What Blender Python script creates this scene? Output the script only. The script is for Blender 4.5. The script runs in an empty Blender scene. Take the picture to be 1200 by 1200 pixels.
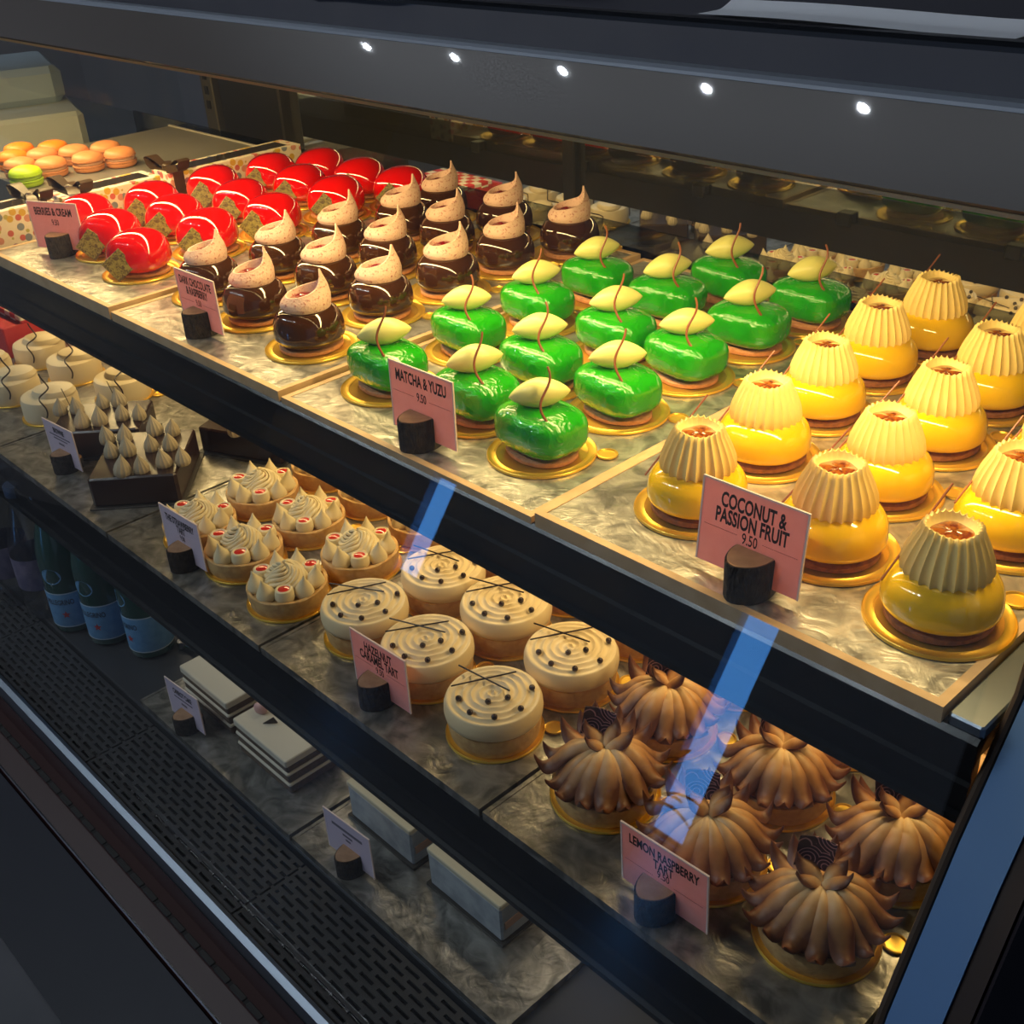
import bpy, math, random
from mathutils import Vector, Matrix
random.seed(7)
S = bpy.context.scene
COL = S.collection
PI = math.pi
TAU = 2 * PI
sin, cos = math.sin, math.cos

# ------------------------------------------------------------------ camera
cam_d = bpy.data.cameras.new('camera'); cam = bpy.data.objects.new('camera', cam_d); COL.objects.link(cam)
pitch, yaw, roll = 0.5268, -0.8364, -0.0573
fw = Vector((sin(yaw) * cos(pitch), cos(yaw) * cos(pitch), -sin(pitch)))
rt = Vector((cos(yaw), -sin(yaw), 0)); up = rt.cross(fw)
r2 = rt * cos(roll) + up * sin(roll); u2 = -rt * sin(roll) + up * cos(roll)
M = Matrix((r2, u2, -fw)).transposed().to_4x4(); M.translation = Vector((1.4704, -0.4793, 0.4108))
cam.matrix_world = M
cam_d.sensor_width = 36; cam_d.lens = 1351.8 / 1200 * 36; cam_d.clip_start = 0.01
S.camera = cam

# ------------------------------------------------------------------ world, lights, exposure
W = bpy.data.worlds.new('world'); S.world = W; W.use_nodes = True
W.node_tree.nodes['Background'].inputs[0].default_value = (0.30, 0.42, 0.66, 1)
W.node_tree.nodes['Background'].inputs[1].default_value = 0.30
S.view_settings.view_transform = 'Standard'; S.view_settings.look = 'None'
S.view_settings.gamma = 1; S.view_settings.use_curve_mapping = False
S.view_settings.exposure = 0.0
S.cycles.transparent_max_bounces = 16; S.cycles.max_bounces = 8
S.cycles.sample_clamp_indirect = 6

def area(name, loc, sx, sy, power, col, rot=(0, 0, 0)):
    l = bpy.data.lights.new(name, 'AREA'); l.shape = 'RECTANGLE'; l.size = sx; l.size_y = sy
    l.energy = power; l.color = col
    o = bpy.data.objects.new(name, l); COL.objects.link(o); o.location = loc; o.rotation_euler = rot
    return o
WARM = (1.0, 0.69, 0.28)
area('led_upper', (0.37, 0.140, 0.232), 1.82, 0.022, 9.2, WARM, (math.radians(12), 0, 0))
area('led_middle', (0.37, 0.225, -0.030), 1.82, 0.016, 4.0, (1.0, 0.70, 0.31), (math.radians(-4), 0, 0))
area('added_fill_lower', (0.37, 0.10, -0.300), 1.82, 0.015, 0.55, (1.0, 0.80, 0.55), (0, 0, 0))  # added fill light to brighten the lowest deck

# ------------------------------------------------------------------ materials
MATS = {}
def mat(name, col, rough=.5, metal=0, coat=0, noise=None, bump=None, emit=None, spec=.5, sss=0, crough=.04):
    if name in MATS: return MATS[name]
    m = bpy.data.materials.new(name); m.use_nodes = True; MATS[name] = m
    t = m.node_tree; b = t.nodes['Principled BSDF']
    b.inputs['Base Color'].default_value = (*col, 1); b.inputs['Roughness'].default_value = rough
    b.inputs['Metallic'].default_value = metal; b.inputs['Coat Weight'].default_value = coat
    b.inputs['Coat Roughness'].default_value = crough
    b.inputs['Specular IOR Level'].default_value = spec
    if sss:
        b.inputs['Subsurface Weight'].default_value = sss; b.inputs['Subsurface Radius'].default_value = (.004, .003, .0015)
        b.inputs['Subsurface Scale'].default_value = 1
    tc = t.nodes.new('ShaderNodeTexCoord')
    def nz(scale, detail=4, dist=0, stretch=None):
        n = t.nodes.new('ShaderNodeTexNoise'); n.inputs['Scale'].default_value = scale
        n.inputs['Detail'].default_value = detail; n.inputs['Distortion'].default_value = dist
        src = tc.outputs['Object']
        if stretch:
            mp = t.nodes.new('ShaderNodeMapping'); mp.inputs['Scale'].default_value = stretch
            t.links.new(src, mp.inputs[0]); src = mp.outputs[0]
        t.links.new(src, n.inputs['Vector']); return n
    if noise:
        c2, sc, lo, hi = noise[:4]
        n = nz(sc, 5, noise[4] if len(noise) > 4 else 0, noise[5] if len(noise) > 5 else None)
        r = t.nodes.new('ShaderNodeValToRGB'); r.color_ramp.elements[0].position = lo; r.color_ramp.elements[1].position = hi
        r.color_ramp.elements[0].color = (*col, 1); r.color_ramp.elements[1].color = (*c2, 1)
        t.links.new(n.outputs['Fac'], r.inputs['Fac']); t.links.new(r.outputs['Color'], b.inputs['Base Color'])
    if bump:
        n = nz(bump[0], 4, bump[3] if len(bump) > 3 else 0, bump[4] if len(bump) > 4 else None)
        bp = t.nodes.new('ShaderNodeBump'); bp.inputs['Strength'].default_value = bump[1]; bp.inputs['Distance'].default_value = bump[2]
        t.links.new(n.outputs['Fac'], bp.inputs['Height']); t.links.new(bp.outputs['Normal'], b.inputs['Normal'])
    if emit:
        b.inputs['Emission Color'].default_value = (*emit[0], 1); b.inputs['Emission Strength'].default_value = emit[1]
    return m

def glass_mat(name, tint, f0=.045):
    m = bpy.data.materials.new(name); m.use_nodes = True; t = m.node_tree; t.nodes.clear()
    out = t.nodes.new('ShaderNodeOutputMaterial'); mix = t.nodes.new('ShaderNodeMixShader')
    tr = t.nodes.new('ShaderNodeBsdfTransparent'); tr.inputs[0].default_value = (*tint, 1)
    gl = t.nodes.new('ShaderNodeBsdfGlossy'); gl.inputs['Roughness'].default_value = 0.0
    geo = t.nodes.new('ShaderNodeNewGeometry')
    dot = t.nodes.new('ShaderNodeVectorMath'); dot.operation = 'DOT_PRODUCT'
    t.links.new(geo.outputs['Normal'], dot.inputs[0]); t.links.new(geo.outputs['Incoming'], dot.inputs[1])
    def math_(op, a, b=None):
        n = t.nodes.new('ShaderNodeMath'); n.operation = op
        for i, v in enumerate((a, b)):
            if v is None: continue
            if isinstance(v, (int, float)): n.inputs[i].default_value = v
            else: t.links.new(v, n.inputs[i])
        return n.outputs[0]
    a = math_('ABSOLUTE', dot.outputs['Value']); a = math_('SUBTRACT', 1.0, a); a = math_('POWER', a, 5)
    a = math_('MULTIPLY', a, 1 - f0); a = math_('ADD', a, f0)
    t.links.new(a, mix.inputs[0]); t.links.new(tr.outputs[0], mix.inputs[1]); t.links.new(gl.outputs[0], mix.inputs[2])
    t.links.new(mix.outputs[0], out.inputs[0]); return m

GLASS = glass_mat('clear_glass', (.97, .985, .98), .05)
LIPGLASS = glass_mat('smoked_glass', (.50, .53, .53), .07)
BLACK = mat('black_enamel', (.005, .0055, .007), .20, spec=.35)
BLACKM = mat('black_matte_metal', (.012, .012, .013), .45)
DARKH = mat('hood_dark_glass', (.080, .066, .058), .30, coat=1, spec=.12, crough=.012)
GOLD = mat('gold_card', (.86, .56, .08), .34, .72)
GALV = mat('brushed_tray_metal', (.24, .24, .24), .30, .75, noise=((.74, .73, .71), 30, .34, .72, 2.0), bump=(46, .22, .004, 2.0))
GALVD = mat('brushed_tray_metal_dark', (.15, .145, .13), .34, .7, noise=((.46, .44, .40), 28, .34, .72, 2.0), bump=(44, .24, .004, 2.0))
EDGE = mat('tan_tray_edge', (.50, .33, .17), .5, noise=((.62, .44, .26), 60, .3, .8))
YELLOW = mat('yellow_glaze', (.80, .51, .004), .10, coat=.6)
CREAM = mat('coconut_cream', (.88, .68, .25), .5)
JELLY = mat('passion_jelly', (.32, .10, .007), .06, coat=1, noise=((.16, .03, .004), 300, .4, .6))
BISC = mat('brown_biscuit', (.30, .12, .05), .75, noise=((.18, .07, .03), 260, .35, .7), bump=(300, .5, .002))
PINKB = mat('pink_biscuit', (.55, .26, .13), .7, noise=((.40, .17, .08), 260, .35, .7), bump=(300, .4, .002))
STICK = mat('milk_chocolate_stick', (.26, .08, .028), .4)
DSTICK = mat('dark_chocolate_stick', (.022, .009, .006), .35)
GREEN = mat('green_glaze', (.010, .27, .002), .10, coat=.5, noise=((.016, .36, .003), 60, .3, .7), bump=(60, .26, .010, 2.0))
QUEN = mat('pale_yuzu_cream', (.70, .70, .24), .38)
CHOC = mat('chocolate_glaze', (.040, .014, .005), .08, coat=.6, bump=(18, .10, .01))
RCREAM = mat('raspberry_cream', (.66, .45, .36), .7, noise=((.36, .11, .10), 420, .56, .68), bump=(420, .35, .002))
RJELLY = mat('raspberry_jelly', (.16, .003, .010), .12, coat=.4)
RED = mat('red_mirror_glaze', (.62, .002, .001), .06, coat=1)
PLAQ = mat('speckled_plaque', (.26, .21, .05), .45, noise=((.07, .035, .014), 300, .46, .56, 1.6))
SHELL = mat('tart_shell', (.68, .43, .17), .7, noise=((.52, .29, .10), 140, .35, .7), bump=(260, .3, .002))
TCREAM = mat('tart_cream', (.80, .68, .42), .5)
HCREAM = mat('hazelnut_cream', (.78, .62, .36), .5)
BALL = mat('chocolate_pearl', (.035, .014, .008), .2, coat=.4)
RJ2 = mat('strawberry_gel', (.62, .03, .015), .1, coat=1)
CRUMB = mat('red_crumb', (.55, .06, .03), .6)
WCAKE = mat('white_cake_cream', (.74, .62, .40), .5)
BROWNIE = mat('dark_ganache', (.028, .012, .008), .25, bump=(40, .15, .004))
KISS = mat('piped_kiss_cream', (.50, .42, .28), .5)
WOOD = mat('log_cut_face', (.42, .24, .13), .75, noise=((.30, .16, .08), 120, .3, .7))
BARK = mat('log_bark', (.020, .014, .010), .9, noise=((.055, .038, .026), 160, .4, .7), bump=(220, 1.0, .006, 1, (1, 1, .35)))
PINK = mat('pink_card', (.92, .50, .49), .55, noise=((.86, .43, .42), 110, .35, .65))
def translucent(m, col, f):
    t = m.node_tree; b = t.nodes['Principled BSDF']; o = t.nodes['Material Output']
    tr = t.nodes.new('ShaderNodeBsdfTranslucent'); tr.inputs[0].default_value = (*col, 1); mx = t.nodes.new('ShaderNodeMixShader'); mx.inputs[0].default_value = f
    t.links.new(b.outputs[0], mx.inputs[1]); t.links.new(tr.outputs[0], mx.inputs[2]); t.links.new(mx.outputs[0], o.inputs[0])
translucent(PINK, (.95, .55, .50), .35)
LILAC = mat('pale_lilac_card', (.60, .50, .62), .55)
INK = mat('black_ink', (.012, .008, .010), .7)
INKF = mat('faded_ink', (.30, .10, .10), .7)
PLAST = mat('clear_card_sleeve', (.82, .66, .62), .3)
MIRROR = mat('back_mirror', (.66, .67, .64), .015, .97)
SILVER = mat('brushed_aluminium', (.22, .26, .31), .34, .9)
BLUEREFL = mat('end_frame_painted_reflection', (.13, .25, .45), .36, .3)  # blue base colour stands in for the window light mirrored in the metal
DECK = mat('dark_deck_steel', (.055, .058, .066), .42, .6)
VOID = mat('deck_void', (.004, .004, .005), .9)
MAROON = mat('maroon_kick_trim', (.020, .0055, .0055), .5, spec=.25)
PANEL = mat('navy_front_panel', (.018, .020, .030), .35)
RUBBER = mat('black_rubber', (.005, .005, .005), .5)
BRIGHT = mat('bright_steel_edge', (.6, .6, .62), .18, 1)
TOPG = mat('counter_top_glass', (.12, .14, .19), .06, coat=1)

# ------------------------------------------------------------------ mesh helpers
class MB:
    def __init__(s): s.v = []; s.f = []; s.mi = []
    def grid(s, rows, close=False, cap0=False, cap1=False, mi=0):
        o = len(s.v); n = len(rows[0])
        for r in rows: s.v += [tuple(p) for p in r]
        for i in range(len(rows) - 1):
            for j in range(n if close else n - 1):
                k = (j + 1) % n
                s.f.append((o + i * n + j, o + i * n + k, o + (i + 1) * n + k, o + (i + 1) * n + j)); s.mi.append(mi)
        if cap0: s.f.append(tuple(o + j for j in range(n))[::-1]); s.mi.append(mi)
        if cap1:
            b = o + (len(rows) - 1) * n; s.f.append(tuple(b + j for j in range(n))); s.mi.append(mi)
        return s
    def lathe(s, prof, n=40, mod=None, c=(0, 0, 0), ex=1, ey=1, caps=True, mi=0):
        rows = []
        for i, (r, z) in enumerate(prof):
            row = []
            for j in range(n):
                a = TAU * j / n; rr, zz = r, z
                if mod: rr, zz = mod(a, i, r, z)
                row.append((c[0] + rr * cos(a) * ex, c[1] + rr * sin(a) * ey, c[2] + zz))
            rows.append(row)
        return s.grid(rows, True, caps, caps, mi)
    def box(s, x0, x1, y0, y1, z0, z1, mi=0):
        o = len(s.v)
        s.v += [(x, y, z) for z in (z0, z1) for y in (y0, y1) for x in (x0, x1)]
        for f in ((0, 2, 3, 1), (4, 5, 7, 6), (0, 1, 5, 4), (2, 6, 7, 3), (0, 4, 6, 2), (1, 3, 7, 5)):
            s.f.append(tuple(o + i for i in f)); s.mi.append(mi)
        return s
    def bbox(s, x0, x1, y0, y1, z0, z1, b, mi=0):
        # box with chamfered vertical and horizontal edges
        def ring(i, z):
            return [(x0 + i, y0 + b, z), (x0 + b, y0 + i, z), (x1 - b, y0 + i, z), (x1 - i, y0 + b, z),
                    (x1 - i, y1 - b, z), (x1 - b, y1 - i, z), (x0 + b, y1 - i, z), (x0 + i, y1 - b, z)]
        return s.grid([ring(b * .6, z0), ring(0, z0 + b * .6), ring(0, z1 - b * .6), ring(b * .6, z1)], True, True, True, mi)
    def prism(s, prof, x0, x1, mi=0):
        # prof: list of (y,z), extruded along x
        return s.grid([[(x0, y, z) for y, z in prof], [(x1, y, z) for y, z in prof]], True, True, True, mi)
    def tube(s, pts, r, n=8, taper=None, mi=0):
        P = [Vector(p) for p in pts]; rows = []; nrm = None
        for i, p in enumerate(P):
            d = (P[min(i + 1, len(P) - 1)] - P[max(i - 1, 0)]).normalized()
            if nrm is None:
                nrm = d.orthogonal().normalized()
            nrm = (nrm - d * nrm.dot(d)).normalized(); b = d.cross(nrm)
            rr = r * (taper(i / (len(P) - 1)) if taper else 1)
            rows.append([p + (nrm * cos(TAU * j / n) + b * sin(TAU * j / n)) * rr for j in range(n)])
        return s.grid(rows, True, True, True, mi)
    def mesh(s, name, *mats, smooth=True, angle=40):
        me = bpy.data.meshes.new(name); me.from_pydata(s.v, [], s.f)
        for m in mats: me.materials.append(m)
        if len(mats) > 1:
            for p, k in zip(me.polygons, s.mi): p.material_index = k
        if smooth:
            me.polygons.foreach_set('use_smooth', [True] * len(me.polygons))
            me.set_sharp_from_angle(angle=math.radians(angle))
        me.update(); return me

def superell(a, b, c, e1=.6, e2=.7, nu=40, nv=18, z0=0, low=1.0):
    # closed rounded body; e<1 is boxier; base flattened by `low`
    def sg(x, e): return math.copysign(abs(x) ** e, x)
    m = MB(); rows = []
    for i in range(nv + 1):
        ph = -PI / 2 + PI * i / nv; ph = max(-PI / 2 + .02, min(PI / 2 - .02, ph))
        rows.append([(a * sg(cos(ph), e1) * sg(cos(t), e2), b * sg(cos(ph), e1) * sg(sin(t), e2),
                      z0 + c * sg(sin(ph), e1) * (low if ph < 0 else 1)) for t in [TAU * j / nu for j in range(nu)]])
    return m.grid(rows, True, True, True)

class P:
    def __init__(s, name, mesh, loc=(0, 0, 0), rot=(0, 0, 0), kids=(), label=None, stuff=False, scale=1):
        s.name = name; s.mesh = mesh; s.loc = loc; s.rot = rot; s.kids = kids; s.label = label; s.stuff = stuff; s.scale = scale
def put(p, parent):
    o = bpy.data.objects.new(p.name, p.mesh); COL.objects.link(o); o.parent = parent
    o.location = p.loc; o.rotation_euler = p.rot
    if p.scale != 1: o.scale = (p.scale,) * 3
    if p.label: o['label'] = p.label
    if p.stuff: o['kind'] = 'stuff'
    for k in p.kids: put(k, o)
    return o
def thing(name, label, cat, loc=(0, 0, 0), rotz=0, group=None, parts=(), scale=1):
    o = bpy.data.objects.new(name, None); COL.objects.link(o); o.empty_display_size = .01
    o.location = loc; o.rotation_euler = (0, 0, rotz); o.scale = (scale,) * 3
    o['label'] = label; o['category'] = cat
    if group: o['group'] = group
    for p in parts: put(p, o)
    return o
def struct(name, mesh, loc=(0, 0, 0)):
    o = bpy.data.objects.new(name, mesh); COL.objects.link(o); o.location = loc; o['kind'] = 'structure'; return o

def text_mesh(lines, mat_, sx=.60, bold=.0):
    # lines: (string, size, z of baseline); centred; returns a mesh in the xz plane facing -y
    m = MB()
    for (st, size, z) in lines:
        cu = bpy.data.curves.new('t', 'FONT'); cu.body = st; cu.size = size; cu.align_x = 'CENTER'
        cu.offset = bold * size; cu.resolution_u = 3
        ob = bpy.data.objects.new('t', cu); COL.objects.link(ob)
        dg = bpy.context.evaluated_depsgraph_get(); dg.update()
        me = bpy.data.meshes.new_from_object(ob.evaluated_get(dg))
        o = len(m.v); m.v += [(v.co.x * sx, 0, v.co.y + z) for v in me.vertices]
        for p in me.polygons: m.f.append(tuple(o + i for i in p.vertices)); m.mi.append(0)
        bpy.data.objects.remove(ob); bpy.data.curves.remove(cu); bpy.data.meshes.remove(me)
    return m

# ------------------------------------------------------------------ room shell
ROOMW = mat('room_plaster', (.26, .29, .36), .8, noise=((.22, .25, .32), 3, .3, .7))
BACKW = mat('grey_back_wall', (.20, .19, .205), .7, noise=((.24, .225, .23), 4, .3, .7))
FLOORM = mat('dark_floor', (.05, .052, .06), .4, noise=((.07, .07, .08), 5, .3, .7))
CEILM = mat('ceiling_paint', (.22, .24, .29), .8)
struct('floor', MB().box(-4, 4, -3.4, 2.2, -1.10, -1.05).mesh('floor', FLOORM, smooth=False))
struct('ceiling', MB().box(-4, 4, -3.4, 2.2, 1.93, 1.98).mesh('ceiling', CEILM, smooth=False))
struct('wall_back', MB().box(-4, 4, 1.75, 1.80, -1.05, 1.93).mesh('wall_back', BACKW, smooth=False))
struct('wall_left', MB().box(-3.6, -3.55, -3.3, 1.75, -1.05, 1.93).mesh('wall_left', BACKW, smooth=False))
wf = MB()
WINS = [(-2.28, -2.12, -.68, -.18), (-.545, -.385, -1.04, -.14)]
xs = [-4] + [v for w in WINS for v in w[:2]] + [4]
for a, b in zip(xs[0::2], xs[1::2]): wf.box(a, b, -3.30, -3.22, -1.05, 1.93)
for a, b, c, d in WINS: wf.box(a, b, -3.30, -3.22, -1.05, c); wf.box(a, b, -3.30, -3.22, d, 1.93)
struct('wall_front', wf.mesh('wall_front', ROOMW, smooth=False))
SKYW = mat('daylight_pane', (.02, .05, .1), .3, emit=((.10, .38, 1.0), 5.0))
for i, (a, b, c, d) in enumerate(WINS):
    wo = struct('window_%d' % (i + 1), MB().box(a, b, -3.285, -3.275, c, d).mesh('pane', SKYW, smooth=False))
    fr = MB()
    for z in (c, d - .015): fr.box(a, b, -3.27, -3.25, z, z + .015)
    put(P('window_frame', fr.mesh('window_frame', BLACKM, smooth=False)), wo)

LEAFM = mat('window_plant_leaf', (.010, .022, .012), .6)
def frond(L, W_, droop):
    m = MB(); rows = []
    for i in range(9):
        u = i / 8; w_ = W_ * sin(PI * min(1, .08 + u * .95)) ** .8 * (1 if i % 2 else .55) + .001
        c = Vector((L * u, 0, L * (.9 * u - droop * u * u)))
        rows.append([c + Vector((0, -w_, .004)), c, c + Vector((0, w_, .004)), c + Vector((0, 0, -.003))])
    return m.grid(rows, True, True, True).mesh('leaf', LEAFM, smooth=False)
fronds = [frond(.26, .030, .7), frond(.30, .034, .5), frond(.22, .028, .9)]
POTM = mat('dark_planter', (.02, .02, .022), .5)
def plant(label, x, y, z):
    ps = [P('pot', MB().lathe([(0, 0), (.07, 0), (.095, .16), (.098, .165), (.088, .165), (.08, .15), (0, .145)], 20).mesh('pot', POTM))]
    for k in range(9): ps.append(P('leaf', fronds[k % 3], (0, 0, .15), (0, random.uniform(-.5, .15), TAU * k / 9 + random.uniform(-.2, .2))))
    thing('potted_plant', label, 'plant', (x, y, z), 0, None, ps)
    if z > -1.04: thing('plant_stand', 'dark plinth under the ' + label, 'stand', (x, y, -1.05), 0, None, [P('plinth', MB().bbox(-.11, .11, -.11, .11, 0, z + 1.05, .004).mesh('plinth', POTM, smooth=False))])
DLM = mat('downlight_lens', (.8, .8, .8), .4, emit=((.84, .92, 1.0), 4200.0))
DLR = mat('downlight_ring', (.6, .6, .62), .3, .8)
lens = MB().lathe([(.0, -.004), (.013, -.004), (.015, 0)], 24).mesh('lens', DLM)
ring = MB().lathe([(.015, 0), (.017, -.006), (.038, -.005), (.040, 0)], 24, caps=False).mesh('ring', DLR)
dl = [('far left, above the macaron end', -2.34), ('second from the far left of its row', -1.83), ('third from the far left of its row', -1.297),
      ('fourth from the far left of its row', -.713), ('second from the near right of its row', -.196), ('near right end of its row', .30)]
for lab, x in dl:
    thing('ceiling_downlight', 'round recessed ceiling downlight, ' + lab, 'downlight', (x, -1.525, 1.93), 0, 'row of ceiling downlights',
          [P('lens', lens), P('trim_ring', ring)])

plant('leafy potted plant before the wider tall window', -.44, -2.84, -1.05)
plant('leafy potted plant before the narrow low window', -2.20, -2.84, -.92)

# ------------------------------------------------------------------ display case
X0, X1 = -0.56, 1.292
YM = 0.627
case = []
# upper and middle shelves: slab + moulded rail
def rail(y, z0, z1):
    h = z0 - z1
    pr = [(y + .030, z0), (y + .001, z0), (y - .002, z0 - .003), (y - .002, z0 - h * .42), (y - .0005, z0 - h * .45), (y - .0005, z0 - h * .50),
          (y - .003, z0 - h * .53), (y - .003, z0 - h * .80), (y - .001, z0 - h * .83), (y - .001, z0 - h * .87), (y - .004, z0 - h * .90), (y - .003, z1), (y + .006, z1), (y + .006, z0 - .014), (y + .030, z0 - .014)]
    return MB().prism(pr, X0, X1).mesh('rail', BLACK, angle=20)
case.append(P('upper_front_rail', rail(.002, -.0085, -.068)))
case.append(P('middle_front_rail', rail(-.054, -.2625, -.338)))
case.append(P('upper_shelf_plate', MB().box(X0, X1, .030, .505, -.024, -.0125).mesh('plate', BLACKM, smooth=False)))
case.append(P('middle_shelf_plate', MB().box(X0, X1, -.026, .56, -.278, -.2660).mesh('plate', BLACKM, smooth=False)))
case.append(P('upper_rear_rail', MB().prism([(.503, -.006), (.511, -.004), (.511, -.044), (.503, -.046)], X0, X1).mesh('rail', BLACK, smooth=False)))
lip = P('rear_glass_lip', MB().box(X0, X1, .497, .501, -.012, .027).mesh('lip', LIPGLASS, smooth=False),
        kids=[P('lip_clip', MB().bbox(x - .010, x + .010, .494, .513, -.010, .006, .002).mesh('clip', BLACKM, smooth=False)) for x in (.08, .30, .52, .74, .95, 1.16)])
case.append(lip)
# mirrored rear doors
for a, b in ((-.25, .394), (.416, X1)):
    case.append(P('mirror_door', MB().box(a, b, YM, YM + .006, -.52, .27).mesh('mirror', MIRROR, smooth=False)))
case.append(P('door_post', MB().bbox(.394, .416, YM - .012, YM + .01, -.52, .27, .002).mesh('post', BLACKM, smooth=False)))
case.append(P('rear_pillar', MB().bbox(-.44, -.25, YM - .020, YM + .03, -.52, .27, .003).mesh('pillar', BLACKM, smooth=False)))
up_ = MB().bbox(-.500, -.462, YM - .02, YM + .0, -.10, .27, .002)
case.append(P('slotted_upright', up_.mesh('upright', mat('grey_upright', (.10, .095, .08), .45, .5), smooth=False),
              kids=[P('slot', MB().box(-.487, -.475, YM - .0215, YM - .0195, z, z + .014).mesh('slot', VOID, smooth=False)) for z in (.02, .045, .07, .095, .12, .145, .17)]))
# hood with sloping front and glass top
hood = [(.0800, .2405), (.0785, .2430), (.1009, .2830), (.1100, .2830), (.0930, .2480), (.0900, .2405)]
case.append(P('hood_front', MB().prism(hood, -.80, 1.40).mesh('hood', DARKH, smooth=False)))
case.append(P('hood_bead', MB().prism([(.1005, .2832), (.1012, .2852), (.1035, .2872), (.1115, .2876), (.1115, .2832)], -.80, 1.40).mesh('bead', mat('bead_grey', (.28, .31, .36), .35, .3), smooth=False)))
case.append(P('hood_lip', MB().prism([(.0790, .2385), (.0920, .2385), (.0920, .2408), (.0790, .2408)], -.80, 1.40).mesh('lip', mat('lip_painted_warm_light', (.55, .36, .16), .35, .8), smooth=False)))  # gold base colour paints in the warm light falling on the lip
case.append(P('hood_top_glass', MB().box(-.80, 1.40, .1118, .262, .2790, .2862).mesh('top', TOPG, smooth=False)))
case.append(P('hood_trim', MB().prism([(.258, .279), (.258, .2895), (.268, .2895), (.268, .279)], -.80, 1.40).mesh('trim', BLACK, smooth=False)))
case.append(P('hood_liner', MB().box(-.80, 1.40, .110, .66, .2700, .2785).mesh('liner', mat('hood_liner_grey', (.10, .10, .11), .6), smooth=False)))
case.append(P('service_top', MB().box(-.80, 1.40, .268, .75, .2785, .2870).mesh('service', mat('service_top_grey', (.085, .085, .105), .35), smooth=False)))
# sloping front glass
def yg(z): return -.174 + .34 * (z + .5)
g = MB(); z0, z1 = -.493, .240
g.grid([[(X0, yg(z0), z0), (X1 - .004, yg(z0), z0)], [(X0, yg(z1), z1), (X1 - .004, yg(z1), z1)]])
g.grid([[(X0, yg(z0) + .004, z0), (X1 - .004, yg(z0) + .004, z0)], [(X0, yg(z1) + .004, z1), (X1 - .004, yg(z1) + .004, z1)]])
case.append(P('front_glass', g.mesh('front_glass', GLASS, smooth=False)))
# end frame at the near right
fr = MB(); ctr = [(.085, .250), (.029, .007), (-.020, -.062), (-.071, -.152), (-.125, -.290), (-.20, -.50)]
rows = [[(1.300, y, z), (1.3285, y - .012, z - .004), (1.3285, y + .030, z), (1.300, y + .030, z)] for y, z in ctr]
fr.grid(rows, True, True, True)
case.append(P('end_frame', fr.mesh('end_frame', BLUEREFL, angle=30)))
fr = MB(); rows = [[(1.329, y - .010, z - .004), (1.341, y - .016, z - .006), (1.341, y + .030, z), (1.329, y + .030, z)] for y, z in ctr]
fr.grid(rows, True, True, True)
case.append(P('end_frame_bead', fr.mesh('end_bead', mat('brown_bead', (.030, .018, .010), .4), angle=30)))
fr = MB(); rows = [[(1.342, y - .014, z - .006), (1.344, y - .016, z - .006), (1.345, .60, z), (1.342, .60, z)] for y, z in ctr]
fr.grid(rows, True, True, True)
case.append(P('end_panel', fr.mesh('end_panel', mat('end_panel_dark', (.020, .016, .020), .4), smooth=False)))
fr = MB(); rows = [[(1.2935, y + .004, z), (1.2985, y + .004, z), (1.2985, .60, z), (1.2935, .60, z)] for y, z in ctr]
fr.grid(rows, True, True, True)
case.append(P('end_glass', fr.mesh('end_glass', GLASS, smooth=False)))
case.append(P('end_seal', MB().tube([(1.2965, y + .003, z) for y, z in ctr], .003, 8).mesh('seal', mat('seal_brown', (.06, .04, .025), .35), smooth=True)))
fr = MB().box(X0 - .006, X0 - .001, .10, .60, -.50, .24)
case.append(P('end_glass', fr.mesh('end_glass', GLASS, smooth=False)))
case.append(P('shelf_end_channel', MB().bbox(1.272, 1.2925, .004, .50, -.0105, -.002, .002).mesh('channel', SILVER, smooth=False)))
# deck with slotted air grille, glass shoe and kick trims
def grille(xa, xb):
    m = MB(); ya, yb, rows_, n = -.163, -.078, 10, int((xb - xa) / .0245)
    ph = (yb - ya) / rows_; px = (xb - xa) / n
    for i in range(rows_ + 1):
        y = ya + i * ph; m.box(xa, xb, y - .0024, y + .0024, -.508, -.505)
        if i < rows_:
            for j in range(n + 1):
                x = xa + (j + (.5 if i % 2 else 0)) * px
                m.box(max(xa, x - .0035), min(xb, x + .0035), y + .0024, y + ph - .0024, -.508, -.505)
    return m.mesh('grille', DECK, smooth=False)
for a, b in ((X0, .02), (.023, .345), (.348, .667), (.670, .985), (.988, X1)):
    case.append(P('deck_grille', grille(a, b)))
case.append(P('deck_pan', MB().box(X0, X1, -.165, .62, -.56, -.540).mesh('pan', VOID, smooth=False)))
case.append(P('deck_shelf', MB().bbox(X0, X1, -.070, .60, -.530, -.504, .002).mesh('deck_shelf', DECK, smooth=False)))
case.append(P('glass_shoe', MB().prism([(-.183, -.512), (-.180, -.496), (-.174, -.4925), (-.169, -.496), (-.165, -.512)], X0, X1 + .03).mesh('shoe', SILVER, angle=20)))
case.append(P('kick_trim', MB().prism([(-.1835, -.510), (-.1835, -.53), (-.240, -.535), (-.2355, -.5155), (-.214, -.5075), (-.196, -.5065)], X0 - .3, X1 + .05).mesh('kick', MAROON, smooth=False)))
seal = []
for k in range(62):
    x = X0 - .2 + k * .028
    seal.append(P('seal_segment', None, (x, 0, 0)))
segm = MB().bbox(-.0115, .0115, -.2125, -.2065, -.510, -.5055, .0012).mesh('seal_segment', RUBBER, smooth=False)
for s_ in seal: s_.mesh = segm
case.append(P('seal_strip', MB().box(X0 - .3, X1 + .05, -.2120, -.2070, -.5085, -.5066).mesh('seal', VOID, smooth=False), kids=seal))
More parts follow.
